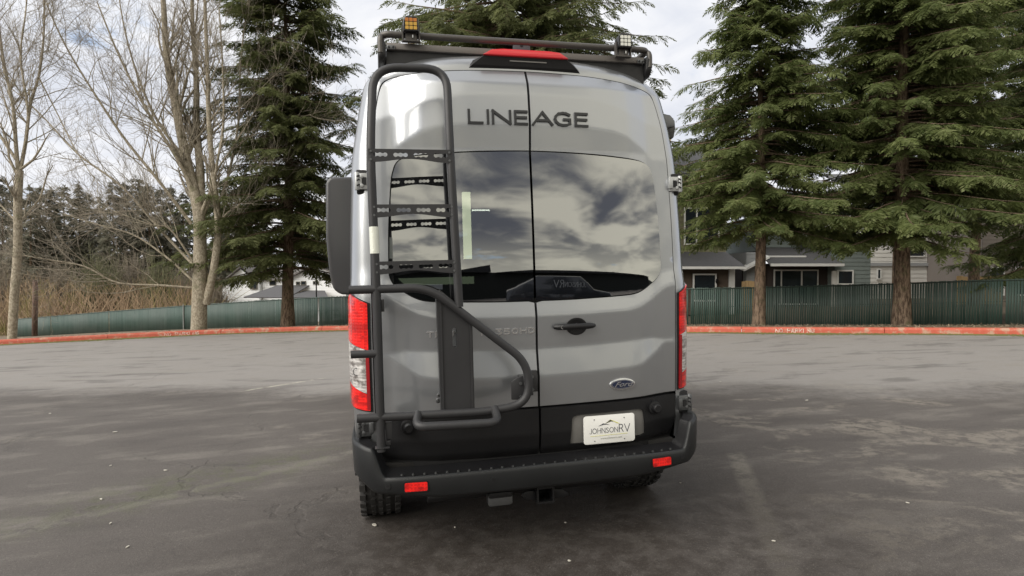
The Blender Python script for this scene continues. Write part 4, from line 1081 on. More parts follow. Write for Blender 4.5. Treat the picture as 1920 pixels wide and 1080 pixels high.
def fir(loc, H, zc, Rm, seed, label, group, needles, trunk_r, step=.27, per=6, fsize=.5, cat='fir tree', name='fir_tree', power=.8, droop=.28, gaps=.0, spacing=.092, pairs=9, arms=True, fw=.045, ragged=.35):
    rng = np.random.default_rng(seed)
    root = empty(name, loc, label=label, cat=cat, group=group)
    T = Tubes(); zz = np.linspace(0, H, 14); bend = np.stack([.06*np.sin(zz*.5+seed), .06*np.cos(zz*.4), zz], 1); bend[0,2] = -.2
    rad = trunk_r*(1-zz/H*.95); rad[0] *= 1.25; T.add(bend, rad, 12)
    pos = []; dirs = []; siz = []; z = zc
    while z < H-.15:
        rel = (H-z)/(H-zc); prof = (rel**power)*(1 if z > zc+.8 else .75+.25*(z-zc)/.8)
        for b in range(per):
            if rng.random() < gaps: continue
            az = rng.uniform(0, 2*np.pi); Lb = Rm*prof*rng.uniform(1-ragged*1.3, 1+ragged*.6)+.15; zb = z+rng.uniform(-.15,.15)
            n = 7; t = np.linspace(0, 1, n); rise = rng.uniform(.02,.30)*(1 if rel < .5 else .5)
            r_ = t*Lb; dz_ = Lb*(rise*t-droop*2.0*t*t+droop*1.1*t**3); azv = az+.15*np.sin(t*3)*rng.uniform(-1,1)
            P = np.stack([r_*np.cos(azv), r_*np.sin(azv), zb+dz_], 1)
            if arms: T.add(P, np.linspace(.012+.012*Lb, .004, n), 3)
            m_ = max(2, int(Lb/spacing)); start = .15 if Lb < 1.2 else .22
            for k in range(m_):
                tt = start+(1-start)*(k+rng.uniform(0,1))/m_; tt = min(tt, .995); i = min(int(tt*(n-1)), n-2); f = tt*(n-1)-i
                p = P[i]*(1-f)+P[i+1]*f; d = P[i+1]-P[i]; d /= np.linalg.norm(d)
                a = rng.choice((-1,1))*rng.uniform(.45,1.05)*(1 if tt < .92 else .25); ca, sa = math.cos(a), math.sin(a)
                d2 = np.array([d[0]*ca-d[1]*sa, d[0]*sa+d[1]*ca, d[2]-rng.uniform(.0,.55)]); pos.append(p); dirs.append(d2/np.linalg.norm(d2)); siz.append(fsize*rng.uniform(.6,1.25)*(1.1-.4*tt)*min(1, .45+Lb/2))
        z += step*(1 if rel > .25 else .75)
    # leader
    for k in range(8): pos.append(np.array([0,0,H-.5+k*.07])); a = rng.uniform(0,6.28); dirs.append(np.array([.5*math.cos(a),.5*math.sin(a),.9])/1.03); siz.append(.3)
    pos = np.array(pos); X = np.array(dirs); S = np.array(siz)
    up = np.array([0,0,1.0])+rng.normal(0,.22,X.shape); Y = np.cross(up, X); Y /= np.linalg.norm(Y, axis=1, keepdims=True); Z = np.cross(X, Y)
    tid = rng.integers(0, 4, len(S)); VV = []; QQ = []; o = 0
    for t in range(4):
        Vt, Qt = frond(np.random.default_rng(seed*10+t), pairs, fw); m_ = tid == t; k = m_.sum()
        if not k: continue
        W = pos[m_][:,None,:]+S[m_][:,None,None]*(Vt[None,:,0:1]*X[m_][:,None,:]+Vt[None,:,1:2]*Y[m_][:,None,:]+Vt[None,:,2:3]*Z[m_][:,None,:])
        VV.append(W.reshape(-1,3)); QQ.append((Qt[None]+(np.arange(k)*len(Vt))[:,None,None]).reshape(-1,4)+o); o += k*len(Vt)
    T.build('trunk', M_bark, root)
    npmesh('crown', np.concatenate(VV), np.concatenate(QQ), needles, root)
    return root
def on(px, Y): x = (px-960)/1100*Y; return (x, Y, land(x, Y)-.02)
fir(on(541,20.5), 14.0, 2.2, 2.85, 11, 'tall ragged fir left of the van with its trunk before the white house', 'evergreens on the verge', M_need[0], .215, step=.27, per=9, fsize=.66, power=.42, gaps=.12, droop=.24, ragged=.55)
fir(on(958,22.5), 19.5, 6.0, 6.6, 12, 'broad fir rising behind the roof rack of the van', 'evergreens on the verge', M_need[0], .3, step=.30, per=9, fsize=.75, power=.62, spacing=.13)
fir(on(1423,15.6), 10.6, 2.7, 2.5, 13, 'shapely conifer with a bare lower trunk just right of the van', 'evergreens on the verge', M_need[1], .155, step=.19, per=8, fsize=.54, power=.60)
fir(on(1690,15.2), 14.5, 2.35, 2.6, 14, 'large dark conifer with a thick trunk at the right, in front of the fence', 'evergreens on the verge', M_need[1], .20, step=.20, per=8, fsize=.58, power=.5)
fir(on(2020,16.4), 14.5, 1.5, 3.6, 15, 'dark conifer cut by the right edge of the picture', 'evergreens on the verge', M_need[1], .24, step=.26, per=7, fsize=.6, power=.5)
fir(on(1687,24), 14.5, 5.2, 3.1, 16, 'conifer standing behind the fence, its stem hidden by the thick front trunk', 'evergreens behind the fence', M_need[1], .22, step=.3, per=7, fsize=.65, power=.6)
fir(on(1830,25), 15.5, 5.0, 3.8, 17, 'conifer behind the fence at the far right', 'evergreens behind the fence', M_need[1], .22, step=.32, per=6, fsize=.7, power=.55)

# bare deciduous trees
def bare(loc, limbs, seed, label, budget=(26, 9, 5), lens=(2.2, 1.0, .5), up=.25):
    rng = np.random.default_rng(seed); root = empty('bare_tree', loc, label=label, cat='bare tree', group='leafless trees on the verge')
    o = np.array(loc); T = Tubes(); W = Tubes()
    def twig(p, d, L, r, lvl):
        n = 6; P = [p]; d = d/np.linalg.norm(d)
        for k in range(n):
            d = d+rng.normal(0,.13,3)+np.array([0,0,up*.25]); d /= np.linalg.norm(d); P.append(P[-1]+d*L/n)
        rr = np.linspace(r, max(r*.3,.0028), n+1); (T if lvl == 0 else W).add(P, rr, 5 if lvl == 0 else 3)
        if lvl < 2:
            for _ in range(int(budget[lvl+1]*rng.uniform(.7,1.3))):
                i = rng.integers(1, n+1); a = rng.normal(0,1,3); dd = P[i]-P[i-1]; dd /= np.linalg.norm(dd)
                a -= dd*(a@dd); a /= np.linalg.norm(a); a[1] *= .8
                nd = dd*rng.uniform(.6,1.1)+a*rng.uniform(.4,.8); twig(P[i], nd, lens[lvl+1]*rng.uniform(.5,1.3), max(rr[i]*.55,.0035), lvl+1)
    for pts, r0, r1, nb, base in limbs:
        P = np.array(catmull([np.array(p)-o for p in pts], 6)); rr = np.linspace(r0, r1, len(P))*(1 if r0 > .11 else .72); T.add(P, rr, 9 if r0 > .08 else 6)
        m_ = len(P)
        for _ in range(nb):
            i = rng.integers(int(m_*base), m_); dd = P[min(i+1,m_-1)]-P[max(i-1,0)]; dd /= np.linalg.norm(dd); a = rng.normal(0,1,3); a -= dd*(a@dd); a /= np.linalg.norm(a)
            twig(P[i], dd*.75+a*rng.uniform(.4,.75), lens[0]*rng.uniform(.5,1.25)*(1.2-.5*i/m_), max(rr[i]*.42,.008), 0)
    T.build('trunk', M_bark2, root); W.build('twigs', M_twig, root, kind='stuff')
    return root
Y = 18.6; b0 = Vector(on(372,Y))
J = lambda px, py, dy=0: tuple(wp(px, py, Y+dy))
limbs = [([tuple(b0-Vector((0,0,.2))), J(374,560), J(376,480), J(374,400), J(352,300,.2), J(335,210,.3), J(318,110,.2), J(312,0,0), J(300,-120)], .25, .05, 30, .35),
 ([J(386,570), J(402,500,-.1), J(410,420,-.2), J(402,330,-.3), J(395,230,-.4), J(392,100,-.3), J(388,-60,-.2)], .13, .04, 24, .3),
 ([J(376,440), J(378,330,.3), J(372,240,.5), J(372,150,.5), J(366,40,.6), J(368,-80,.5)], .15, .04, 22, .3),
 ([J(404,400), J(430,330,.3), J(450,230,.4), J(455,120,.6), J(470,0,.6)], .07, .025, 18, .25),
 ([J(398,350), J(420,250,-.4), J(422,150,-.5), J(416,20,-.6)], .06, .025, 16, .25),
 ([J(366,360), J(330,290,-.3), J(280,210,-.5), J(230,110,-.6), J(190,10,-.7)], .085, .025, 24, .2),
 ([J(360,420), J(300,340,-.5), J(240,265,-.8), J(190,190,-1), J(130,90,-1.2), J(90,0,-1.2)], .08, .02, 26, .2),
 ([J(350,300), J(300,230,.4), J(265,150,.6), J(240,60,.7), J(225,-40,.7)], .07, .02, 22, .2),
 ([J(366,500), J(310,440,.4), J(230,350,.7), J(150,290,1), J(80,215,1.2), J(30,170,1.2)], .07, .018, 24, .2),
 ([J(364,540), J(300,535,-.3), J(220,530,-.6), J(160,500,-.9), J(100,488,-1.1), J(50,480,-1.2)], .06, .015, 18, .2),
 ([J(366,530), J(310,480,.2), J(250,440,.4), J(180,420,.6), J(120,400,.8)], .055, .015, 18, .2),
 ([J(362,490), J(320,430,-.3), J(280,420,-.6), J(200,390,-1)], .05, .015, 14, .2),
 ([J(396,470), J(430,440,.3), J(455,400,.5), J(500,350,.7)], .045, .012, 12, .2),
 ([J(392,300), J(450,270,.2), J(520,235,.3), J(590,215,.3)], .03, .01, 10, .2)]
bare(tuple(b0), limbs, 21, 'big multi-stemmed leafless tree with pale blotched bark and wide-spread limbs', budget=(0, 7, 5), lens=(2.3, 1.05, .5))
Y = 16.9; b0 = Vector(on(20,Y))
limbs = [([tuple(b0-Vector((0,0,.2))), J(26,560), J(34,470), J(36,380), J(40,320)], .115, .10, 4, .5),
 ([J(38,330), J(34,270), J(30,200), J(14,120), J(4,30), J(-4,-80)], .08, .03, 22, .2),
 ([J(40,325), J(52,270,.2), J(62,200,.3), J(80,140,.4), J(90,60,.4), J(92,-60,.4)], .075, .025, 22, .2),
 ([J(48,290), J(58,220,-.3), J(46,110,-.4), J(56,30,-.4), J(66,-60)], .05, .02, 18, .2),
 ([J(34,300), J(-10,230), J(-50,150), J(-90,40)], .06, .02, 16, .2),
 ([J(36,420), J(0,380,.3), J(-50,320,.5)], .04, .012, 10, .2),
 ([J(80,150,.4), J(110,210,.2), J(150,290,0), J(190,350,-.2)], .03, .01, 8, .1)]
bare(tuple(b0), limbs, 22, 'slender pale leafless tree at the left edge of the picture', budget=(0, 7, 5), lens=(1.9, .9, .45))
Y = 33; b0 = Vector(on(63,Y))
m = MB(); m.cyl((0,0,-.3),(0.1,0,3.2), .14, .12, n=10); o = m.build('tree_trunk', mat('dark_bark', (.10,.065,.045), .9, fn=bark_fn((.06,.04,.03),(.16,.10,.075))), None, smooth=True, label='dark straight stem standing beyond the left end of the fence', cat='tree trunk'); o.location = b0

# far wood: individual firs
def copy_tree(o, parent=None):
    c = o.copy(); C.objects.link(c); c.parent = parent
    for ch in list(o.children): copy_tree(ch, c)
    return c
protos = []
for k, (H_, R_) in enumerate(((17,2.6),(21,3.0),(14,2.3))):
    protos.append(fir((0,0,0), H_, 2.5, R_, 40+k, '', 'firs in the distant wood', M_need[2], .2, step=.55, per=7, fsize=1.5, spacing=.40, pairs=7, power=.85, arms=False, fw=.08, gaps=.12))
rw = random.Random(9)
far = [(8,70,1.0),(30,82,1.1),(58,64,.95),(78,78,1.0),(98,66,1.08),(122,86,1.0),(150,68,1.15),(168,74,1.08),(190,84,1.1),(214,66,.86),(235,76,1.0),(258,84,1.1),(280,68,.84),(302,78,.95),(322,70,.8),(345,82,.95),(425,74,.9),(452,84,.95),(-20,76,1.1),(400,66,.8),(480,80,.85),(625,72,.75),(650,80,.8)]
sidesay = ['first from the left edge','second','third','fourth','fifth']
used = [False]*3
order = sorted(range(len(far)), key=lambda i: far[i][0])
ordn = ['leftmost','second','third','fourth','fifth','sixth','seventh','eighth','ninth','tenth','eleventh','twelfth','thirteenth','fourteenth','fifteenth','sixteenth','seventeenth','eighteenth','nineteenth','twentieth','twenty-first','twenty-second','rightmost']
for rank, i in enumerate(order):
    px_, Y_, sc_ = far[i]; k = rw.randrange(3)
    t = protos[k] if not used[k] else copy_tree(protos[k]); used[k] = True
    x = (px_-960)/1100*Y_; topy = 345+rw.uniform(-12,28); zt = CAM_H+(518-topy)/1100*Y_
    t.location = (x, Y_, -4.6); hh = (17,21,14)[k]; s_ = (zt+4.6)/hh; t.scale = (s_*rw.uniform(.85,1.15), s_, s_); t.rotation_euler = (0,0,rw.uniform(0,6.28))
    t['label'] = f'dull green fir in the distant wood, {ordn[rank]} from the left' if 0 < rank < 22 else f'dull green fir in the distant wood, {ordn[rank]} of its row'
    t['group'] = 'firs in the distant wood'; t['category'] = 'fir tree'
# bare brown brush on the bank beyond the fence
rg = np.random.default_rng(31); Tb = Tubes()
for k in range(5200):
    u = rg.random(); Y_ = rg.uniform(43, 62); px_ = rg.uniform(-60, 470); x = (px_-960)/1100*Y_; h = rg.uniform(.9, 3.6)*(1.25 if px_ < 380 else .8); lean = rg.normal(0,.35,2)
    z0 = -3.4+rg.uniform(0, 1.6)*(Y_-43)/19; n = 4; t = np.linspace(0,1,n); P = np.stack([x+lean[0]*h*t**1.5+rg.normal(0,.06,n), Y_+lean[1]*h*t, z0+h*t], 1); Tb.add(P, np.linspace(.035,.012,n), 3)
def brush_fn(g, b, co):
    r_ = g.node('ShaderNodeNewGeometry', out='Random Per Island'); n = g.noise(co, .25, 3, .6)
    c = g.mix(r_, (.20,.135,.085), (.42,.31,.20)); g.set(b.inputs['Base Color'], g.mix(g.ss(n, .52, .62), c, (.20,.18,.06)))
Tb.build('bare_brush', mat('brush_twigs', (.25,.2,.15), .9, fn=brush_fn), None, kind='stuff')
# rounded brown-grey bushes (bare crowns) behind the fence, left
def bush(px_, Y_, w, h, seed, label, green=0, z0=None):
    rng = np.random.default_rng(seed); x = (px_-960)/1100*Y_; z = z0 if z0 is not None else -3.2
    root = empty('bare_bush', (x, Y_, z), label=label, cat='bush', group='bare bushes on the bank'); T = Tubes()
    for k in range(420):
        a = rng.uniform(0, 6.28); e = rng.uniform(.25, 1.45); L_ = rng.uniform(.45, 1.0); n = 6; t = np.linspace(0, 1, n)
        d = np.array([math.cos(a)*math.cos(e)*w, math.sin(a)*math.cos(e)*w, math.sin(e)*h])*L_
        P = t[:,None]*d+np.cumsum(rng.normal(0,.09,(n,3)), 0)*np.array([w,w,h])*.35; T.add(P, np.linspace(.04,.012,n), 3)
        for q in range(4):
            i = rng.integers(2, n); d2 = rng.normal(0,.5,3)+d*.25/np.linalg.norm(d); T.add(np.array([P[i], P[i]+d2*.5, P[i]+d2*.5+rng.normal(0,.25,3)+(0,0,.3)]), [.016,.012,.008], 3)
    T.build('branches', M_brush if not green else M_brushg, root)
M_brush = mat('bush_twigs', (.2,.17,.13), .9, vary=.35, vary_scale=.6); M_brushg = mat('bush_twigs_olive', (.13,.13,.07), .9, vary=.35, vary_scale=.6)
for i, (px_, Y_, w, h, gr, lb) in enumerate(((110,52,3.0,6.2,0,'grey-brown leafless bush on the bank near the dark stem'),(185,50,3.2,6.8,1,'olive leafless bush on the bank right of the dark stem'),(245,53,3.4,7.2,0,'tall brown leafless bush in the middle of the bank'),(300,50,3.0,6.6,1,'olive leafless bush behind the low limbs of the big bare tree'),(350,54,3.0,6.0,0,'brown leafless bush beside the big bare trunk'),(10,50,3.2,6.8,0,'brown leafless bush behind the slender bare tree at the left edge'),(405,46,1.8,4.2,0,'brown leafless bush next to the white house'))):
    bush(px_, Y_, w, h, 60+i, lb, gr)

# ------------------------------------------------------------------ houses
def siding(mb, x0, x1, z0, z1, y, step=.18, d=.02):
    z = z0
    while z < z1-1e-3:
        zt = min(z+step, z1); mb.add([(x0,y-d,z),(x1,y-d,z),(x1,y,zt),(x0,y,zt),(x0,y,z),(x1,y,z)], [(0,1,2,3),(0,4,5,1),(0,3,4),(1,5,2)]); z = zt
def gable_wall(mb, x0, x1, xp, zb, ze, zp, y, step=.18, d=.02):
    siding(mb, x0, x1, zb, ze, y, step, d); z = ze
    while z < zp-.02:
        zt = min(z+step, zp); f0 = (z-ze)/(zp-ze); f1 = (zt-ze)/(zp-ze)
        a0, b0_ = lerp(x0, xp, f0), lerp(x1, xp, f0); a1, b1_ = lerp(x0, xp, f1), lerp(x1, xp, f1)
        mb.add([(a0,y-d,z),(b0_,y-d,z),(b1_,y,zt),(a1,y,zt)], [(0,1,2,3)]); z = zt
def window(house, x0, x1, z0, z1, y, frame, bars=(), t=.06, hb=()):
    m = MB()
    for a, b in (((x0-t,y-.07,z0-t),(x1+t,y-.02,z0)),((x0-t,y-.07,z1),(x1+t,y-.02,z1+t)),((x0-t,y-.07,z0),(x0,y-.02,z1)),((x1,y-.07,z0),(x1+t,y-.02,z1))): m.box(a, b)
    for bx in bars: m.box((bx-.03,y-.065,z0),(bx+.03,y-.025,z1))
    for bz in hb: m.box((x0,y-.06,bz-.02),(x1,y-.03,bz+.02))
    w = m.build('window', frame, house); m = MB(); m.box((x0,y-.045,z0),(x1,y-.035,z1)); m.build('pane', M_house_glass, w)
def slab(house, pts, mt, th=.12, name='roof'):
    m = MB(); up = Vector((0,0,th)); v = [Vector(p) for p in pts]; n = len(v)
    m.add(v+[p+up for p in v], [tuple(range(n)), tuple(range(2*n-1,n-1,-1))]+[(i,i+n,(i+1)%n+n,(i+1)%n) for i in range(n)]); return m.build(name, mt, house)
def hmat(n, c, v=.12): return mat(n, c, .75, spec=.3, vary=v, vary_scale=1.5, bump=.15, bump_scale=30)
M_shing = mat('grey_shingles', (.085,.085,.09), .9, vary=.35, vary_scale=9, bump=.6, bump_scale=40)
M_shing2 = mat('brown_grey_shingles', (.13,.12,.115), .9, vary=.35, vary_scale=7, bump=.5, bump_scale=40)
M_wtrim = hmat('white_trim', (.66,.66,.64), .05); M_olive = hmat('olive_siding', (.19,.18,.115)); M_brown = hmat('brown_siding', (.10,.075,.058)); M_green = hmat('grey_green_siding', (.20,.235,.225))
M_cream = hmat('pale_siding', (.60,.59,.56), .06); M_white = hmat('white_siding', (.84,.86,.88), .04); M_grey = hmat('grey_siding', (.30,.31,.32)); M_tan = hmat('new_timber', (.55,.38,.20)); M_dark = hmat('dark_wall', (.03,.025,.024))
def core(house, x0, x1, z0, z1, y0, y1, mt, name='wall'):
    m = MB(); m.box((x0,y0,z0),(x1,y1,z1)); return m.build(name, mt, house)
# olive house right of the van
Y = 24; zf = lambda py, Y=24: CAM_H+(518-py)/1100*Y; xf = lambda px, Y=24: (px-960)/1100*Y
h = empty('olive_house', (6, Y, 0), label='olive and brown two-storey house directly right of the van', cat='house')
def P0(h): return h.location
class HB:
    """house builder: parts are given in world numbers and shifted to the house's origin"""
def shift(house):
    bpy.context.view_layer.update()
    for c in house.children_recursive:
        if c.type == 'MESH' and c.parent == house: c.location = -Vector(house.location)
core(h, 3.4, 8.75, 0, 5.6, Y+.05, Y+7, M_olive); m = MB(); siding(m, 3.4, 8.75, 2.5, 5.6, Y+.04); m.build('siding', M_olive, h, kind='stuff')
core(h, 3.42, 8.5, 0, 1.95, Y-.9, Y+.04, M_brown, 'ground_floor_wall'); m = MB(); siding(m, 3.42, 8.5, 0, 1.95, Y-.92); m.build('ground_floor_siding', M_brown, h, kind='stuff')
core(h, 8.52, 8.74, 0, 1.95, Y-1.0, Y, M_wtrim, 'corner_board')
window(h, xf(1284), xf(1345), zf(457), zf(392), Y, M_wtrim, bars=(xf(1305),))
window(h, xf(1287), xf(1324), .6, zf(516), Y-1.0, M_wtrim)
core(h, 3.4, 8.75, zf(478), zf(474), Y-.06, Y+.03, M_wtrim, 'belt_board')
slab(h, [(3.2,Y-1.6,1.86),(8.9,Y-1.6,1.86),(8.75,Y,2.46),(3.2,Y,2.46)], M_shing, .06, 'porch_roof')
core(h, 3.2, 8.92, 1.80, 1.90, Y-1.64, Y-1.58, M_wtrim, 'gutter')
slab(h, [(3.0,Y-.7,5.5),(9.2,Y-.7,5.5),(9.2,Y+3.5,7.4),(3.0,Y+3.5,7.4)], M_shing); slab(h, [(3.0,Y+3.5,7.4),(9.2,Y+3.5,7.4),(9.2,Y+7.6,5.5),(3.0,Y+7.6,5.5)], M_shing)
m = MB(); m.cyl((8.0,Y-1.02,1.25),(8.0,Y-1.12,1.4), .05, n=8); m.build('wall_lamp', M_black, h); shift(h)
# grey-green house
Y = 26.5; zf = lambda py: CAM_H+(518-py)/1100*26.5; xf = lambda px: (px-960)/1100*26.5
h = empty('grey_green_house', (13, Y, 0), label='grey-green house behind the fence with a wide white-framed window', cat='house')
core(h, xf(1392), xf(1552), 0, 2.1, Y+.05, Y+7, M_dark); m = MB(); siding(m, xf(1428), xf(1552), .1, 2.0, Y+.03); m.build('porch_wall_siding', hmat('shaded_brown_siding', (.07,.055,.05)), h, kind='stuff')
core(h, xf(1552), xf(1616), 0, 3.4, Y-.6, Y+6, M_green, 'wing_wall'); m = MB(); siding(m, xf(1552), xf(1616), 0, 3.4, Y-.62); m.build('wing_siding', M_green, h, kind='stuff')
core(h, xf(1394), xf(1428), .0, 2.6, Y-.3, Y+6, M_grey, 'gable_wall'); m = MB(); siding(m, xf(1394), xf(1428), 0, 2.6, Y-.32); m.build('gable_siding', M_grey, h, kind='stuff')
slab(h, [(xf(1424),Y-1.1,zf(499)),(xf(1556),Y-1.1,zf(499)),(xf(1556),Y+1.6,zf(455)+.25),(xf(1424),Y+1.6,zf(455)+.25)], M_shing, .05)
core(h, xf(1424), xf(1556), zf(500), zf(496)+.02, Y-1.16, Y-1.1, M_wtrim, 'fascia')
core(h, xf(1424), xf(1502), zf(483), zf(480), Y-.45, Y-.35, M_wtrim, 'upper_fascia')
core(h, xf(1424), xf(1505), zf(470), 4.3, Y+.6, Y+6, M_green, 'upper_wall'); m = MB(); siding(m, xf(1424), xf(1505), zf(470), 4.3, Y+.58); m.build('upper_siding', M_green, h, kind='stuff')
slab(h, [(xf(1385),Y-.5,4.2),(xf(1620),Y-.5,4.2),(xf(1620),Y+3,5.6),(xf(1385),Y+3,5.6)], M_shing, .1, 'upper_roof')
slab(h, [(xf(1384),Y-.7,1.75),(xf(1430),Y-.7,2.32),(xf(1430),Y-.2,2.40),(xf(1384),Y-.2,1.83)], M_wtrim, .10, 'rake_board')
window(h, xf(1452), xf(1531), .3, zf(508), Y, M_wtrim, bars=(xf(1464), xf(1502)))
window(h, xf(1556), xf(1581), zf(531), zf(509), Y-.65, M_wtrim)
core(h, xf(1545), xf(1553), 0, zf(508), Y-.7, Y-.6, M_cream, 'pillar'); shift(h)
# pale house
Y = 34; zf = lambda py: CAM_H+(518-py)/1100*34; xf = lambda px: (px-960)/1100*34
h = empty('pale_house', (22, Y, 0), label='pale lap-sided house behind the thick conifer trunk', cat='house')
core(h, xf(1626), xf(1790), 0, 6, Y+.05, Y+8, M_cream); m = MB(); siding(m, xf(1626), xf(1790), 0, 6, Y+.03, .24); m.build('siding', M_cream, h, kind='stuff')
core(h, xf(1622), xf(1792), zf(499), zf(493), Y-.08, Y, M_grey, 'belt_board'); window(h, xf(1645), xf(1649.5), zf(522), zf(506), Y, M_wtrim); window(h, xf(1700), xf(1730), zf(480), zf(455), Y, M_wtrim)
slab(h, [(xf(1610),Y-.6,5.9),(xf(1800),Y-.6,5.9),(xf(1800),Y+4,8),(xf(1610),Y+4,8)], M_shing); shift(h)
# brown house at the right edge
Y = 30; zf = lambda py: CAM_H+(518-py)/1100*30; xf = lambda px: (px-960)/1100*30
h = empty('brown_house', (27, Y, 0), label='brown house with pale window trim at the right edge behind the fence', cat='house')
M_brown2 = hmat('grey_brown_siding', (.17,.15,.135)); core(h, xf(1842), xf(2060), 0, 5, Y+.05, Y+8, M_brown2); m = MB(); siding(m, xf(1842), xf(2060), 0, 5, Y+.03, .2); m.build('siding', M_brown2, h, kind='stuff')
window(h, xf(1857), xf(1880), .6, 1.95, Y, M_wtrim, bars=()); window(h, xf(1905), xf(1940), .6, 1.95, Y, M_wtrim, bars=(xf(1922),)); slab(h, [(xf(1830),Y-.6,4.9),(xf(2070),Y-.6,4.9),(xf(2070),Y+4,6.6),(xf(1830),Y+4,6.6)], M_shing); shift(h)
# grey shed between houses, timber stacks
Y = 31; xf = lambda px: (px-960)/1100*31
h = empty('grey_shed', (11.5, Y, 0), label='small pale grey outbuilding seen between the olive and grey-green houses', cat='shed')
core(h, xf(1350), xf(1398), 0, CAM_H+(518-522)/1100*31, Y+.05, Y+3, M_grey); m = MB(); siding(m, xf(1350), xf(1398), 0, 1.4, Y+.03); m.build('siding', M_grey, h, kind='stuff'); slab(h, [(xf(1345),Y-.3,1.4),(xf(1402),Y-.3,1.4),(xf(1402),Y+2,1.85),(xf(1345),Y+2,1.85)], hmat('pale_roof', (.42,.43,.45)), .06); shift(h)
def boards(name, x0, x1, z0, z1, Y, w, label, seed):
    r_ = random.Random(seed); h = empty(name, (x0, Y, z0), label=label, cat='timber screen'); x = 0
    me = None
    while x < x1-x0:
        m = MB(); m.box((0,0,0),(w*.93,.03,z1-z0+r_.uniform(-.02,.02))); o = m.build('board', M_tan, h); o.location = (x,0,0); x += w
    m = MB(); m.box((0,.03,.25),(x1-x0,.07,.34)); m.build('rail', M_tan, h)
boards('timber_screen', (1391-960)/1100*24.2, (1413-960)/1100*24.2, 0, CAM_H+(518-527)/1100*24.2, 24.2, .14, 'small new-timber screen just left of the conifer trunk behind the fence', 1)
boards('timber_screen', (1794-960)/1100*26, (1872-960)/1100*26, 0, CAM_H+(518-518)/1100*26, 26, .15, 'long new-timber screen behind the fence at the right', 2)
# white house at the left
Y = 48; zf = lambda py: CAM_H+(518-py)/1100*48; xf = lambda px: (px-960)/1100*48
h = empty('white_house', (-19, Y, -3), label='white lap-sided house with grey roofs left of the van', cat='house')
m = MB(); gable_wall(m, xf(424), xf(492), xf(458), -3.2, zf(531), zf(505), Y-.6, .2); siding(m, xf(492), xf(556), -3.2, zf(524), Y, .2); m.build('siding', M_white, h, kind='stuff')
m = MB(); gable_wall(m, xf(548), xf(655), xf(600), -3.2, zf(524), zf(499), Y-1.0, .2); m.build('gable_siding', M_white, h, kind='stuff')
core(h, xf(425), xf(491), -3.2, zf(531), Y-.55, Y+7, M_white); core(h, xf(492), xf(655), -3.2, zf(524), Y+.05, Y+7, M_white, 'main_wall')
slab(h, [(xf(466),Y-.3,zf(526)),(xf(566),Y-.3,zf(526)),(xf(560),Y+3.6,zf(504)+.15),(xf(462),Y+3.6,zf(504)+.15)], M_shing2, .1)
slab(h, [(xf(420),Y-1,zf(534)),(xf(459),Y-1,zf(503)),(xf(459),Y+6,zf(503)),(xf(420),Y+6,zf(534))], M_shing2, .1, 'gable_roof'); slab(h, [(xf(459),Y-.5,zf(503)),(xf(478),Y-.5,zf(518)),(xf(478),Y+6,zf(518)),(xf(459),Y+6,zf(503))], M_shing2, .1, 'gable_roof')
slab(h, [(xf(600),Y-1.4,zf(497)),(xf(660),Y-1.4,zf(527)),(xf(660),Y+5,zf(527)),(xf(600),Y+5,zf(497))], M_shing2, .12, 'gable_roof'); slab(h, [(xf(545),Y-1.4,zf(526)),(xf(600),Y-1.4,zf(497)),(xf(600),Y+5,zf(497)),(xf(545),Y+5,zf(526))], M_shing2, .12, 'gable_roof')
slab(h, [(xf(488),Y-3,zf(556)),(xf(566),Y-3,zf(557)),(xf(588),Y-1,zf(536)),(xf(530),Y-1,zf(536))], M_shing, .08, 'porch_roof'); slab(h, [(xf(570),Y-3.4,zf(556)),(xf(640),Y-3.4,zf(557)),(xf(618),Y-1.2,zf(546)),(xf(580),Y-1.2,zf(546))], M_shing, .08, 'porch_roof')
M_wf = hmat('dark_window_frame', (.12,.11,.09))
for a, b, c, d, yy in ((477,488,541,527,-.66),(507,517,534,527,0),(565,570,533,529,-1),(574,581,533,528,-1),(596,599,532,528,-1),(601,604,532,528,-1)): window(h, xf(a), xf(b), zf(c), zf(d), Y+yy, M_wf, t=.05)
shift(h)
# thin pole before the white house
m = MB(); m.cyl((0,0,0),(0,0,4.2), .035, n=8); m.box((-.25,-.02,2.2),(.05,.02,2.24)); o = m.build('thin_pole', M_black, None, label='thin dark pole behind the fence beside the white house', cat='pole'); o.location = on(593, 29)

# ------------------------------------------------------------------ behind the photographer (mirrored in the rear glass)
b = empty('dark_workshop', (1,-23,0), label='long low dark workshop behind the photographer, mirrored in the rear window', cat='building')
m = MB(); m.box((-16,-8,-1),(34,0,2.35)); m.build('wall', hmat('dark_green_wall', (.012,.014,.012)), b)
m = MB(); m.prism([(-17,2.35),(-7,2.8),(1,2.6),(3.2,2.35)], -9, .6); m.prism([(3.6,2.3),(8.2,3.0),(8.3,2.35)], -9, .6); m.prism([(9,2.35),(12,2.6),(22,2.55),(34,2.35)], -9, .6); m.build('roof', M_black, b)
m = MB(); m.box((-11,.02,.9),(3,.05,1.3)); m.build('window_band', M_grey, b)
rh = random.Random(12); V = []; F = []; N_ = 90
for k in range(N_+1):
    a = R(95+170*k/N_); rad_ = 150; x_, y_ = rad_*math.sin(a), rad_*math.cos(a); hh = 3.4+1.6*math.sin(k*.35)+rh.uniform(0, 1.2)
    V += [(x_, y_, -6), (x_, y_, hh), (x_*1.25, y_*1.25, hh*.6), (x_*1.3, y_*1.3, -8)]
for k in range(N_):
    for j in range(3): F.append((4*k+j, 4*k+4+j, 4*k+5+j, 4*k+1+j))
pydata('reflected_dark_band', V, F, mat('dark_band', (.018,.020,.014), .9, vary=.5, vary_scale=.2), kind='structure')  # unseen dark band, added to darken low reflections in paint and glass
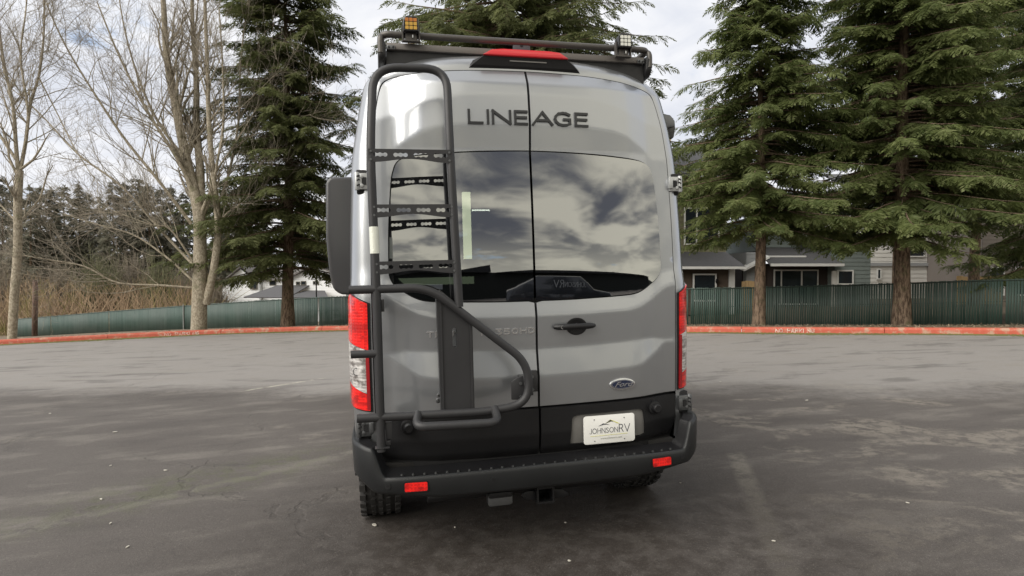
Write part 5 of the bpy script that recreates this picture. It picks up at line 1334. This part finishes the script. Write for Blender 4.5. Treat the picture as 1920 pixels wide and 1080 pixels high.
def dark_car(x, y, rz, label):
    c = empty('parked_car', (x, y, gz(x)), label=label, cat='car'); c.rotation_euler = (0,0,rz)
    prof = [(-2.3,.35),(2.2,.35),(2.3,.7),(2.15,.95),(1.2,1.05),(.5,1.52),(-1.2,1.56),(-1.9,1.12),(-2.3,1.0)]
    m = MB(); m.prism(prof, -.85, .85); m.build('body', mat('dark_car_paint', (.012,.014,.02), .3, 0, .5, 1), c, bevel=.05)
    for sx in (-1.4, 1.4):
        for sy in (-.78, .78): m = MB(); m.cyl((sx,sy-.1,.33),(sx,sy+.1,.33), .33, n=20); m.build('wheel', M_rubber, c)
    return c
c = dark_car(6.9, -7.2, R(22), 'dark car with white dealer lettering, parked behind the photographer and mirrored in the rear window')
m = MB(); x = -.75
for ch in 'JOHNSON':
    w = STROKE[ch][0]*.15; stroke_mb(m, ch, x, 1.13, w, .16, .02, lambda u, z: (-u, .86, z), -.01); x += w+.04
x += .02
for ch in 'RV':
    w = STROKE[ch][0]*.24; stroke_mb(m, ch, x, 1.12, w, .25, .026, lambda u, z: (-u, .86, z), -.01); x += w+.05
m.build('window_lettering', M_grey, c, kind='stuff')

# ------------------------------------------------------------------ scraps on the asphalt
rs = random.Random(4); M_scrap = mat('pale_scrap', (.48,.46,.40), .7)
for k, (px_, py_, ln) in enumerate(((212,812,.07),(184,940,.045),(90,777,.05),(306,885,.05),(203,876,.03),(233,1031,.04),(700,989,.075),(1068,1058,.03),(201,986,.03),(1061,985,.02),(1455,1020,.03),(1707,947,.035),(1515,752,.06),(1352,717,.05),(852,994,.02),(1278,909,.02))):
    d = (py_-518)/1100; cx = (px_-960)/1100; Yd = CAM_H/(d+GS*cx); x, y = cx*Yd, Yd
    ln *= .75; a = rs.uniform(0,3.14); m = MB(); w = ln*rs.uniform(.2,.4); nn_ = 7
    poly = [(ln/2*math.cos(2*math.pi*q/nn_)*rs.uniform(.7,1), w*math.sin(2*math.pi*q/nn_)*rs.uniform(.7,1)) for q in range(nn_)]
    m.prism(poly, .001, .006, axis='z'); o = m.build('leaf_scrap', M_scrap, None, label='tiny pale leaf scrap lying on the dark asphalt', cat='leaf scrap', group='pale leaf scraps on the asphalt')
    o.location = (x, y, gz(x)+.003); o.rotation_euler = (rs.uniform(-.1,.1), rs.uniform(-.1,.1), a)
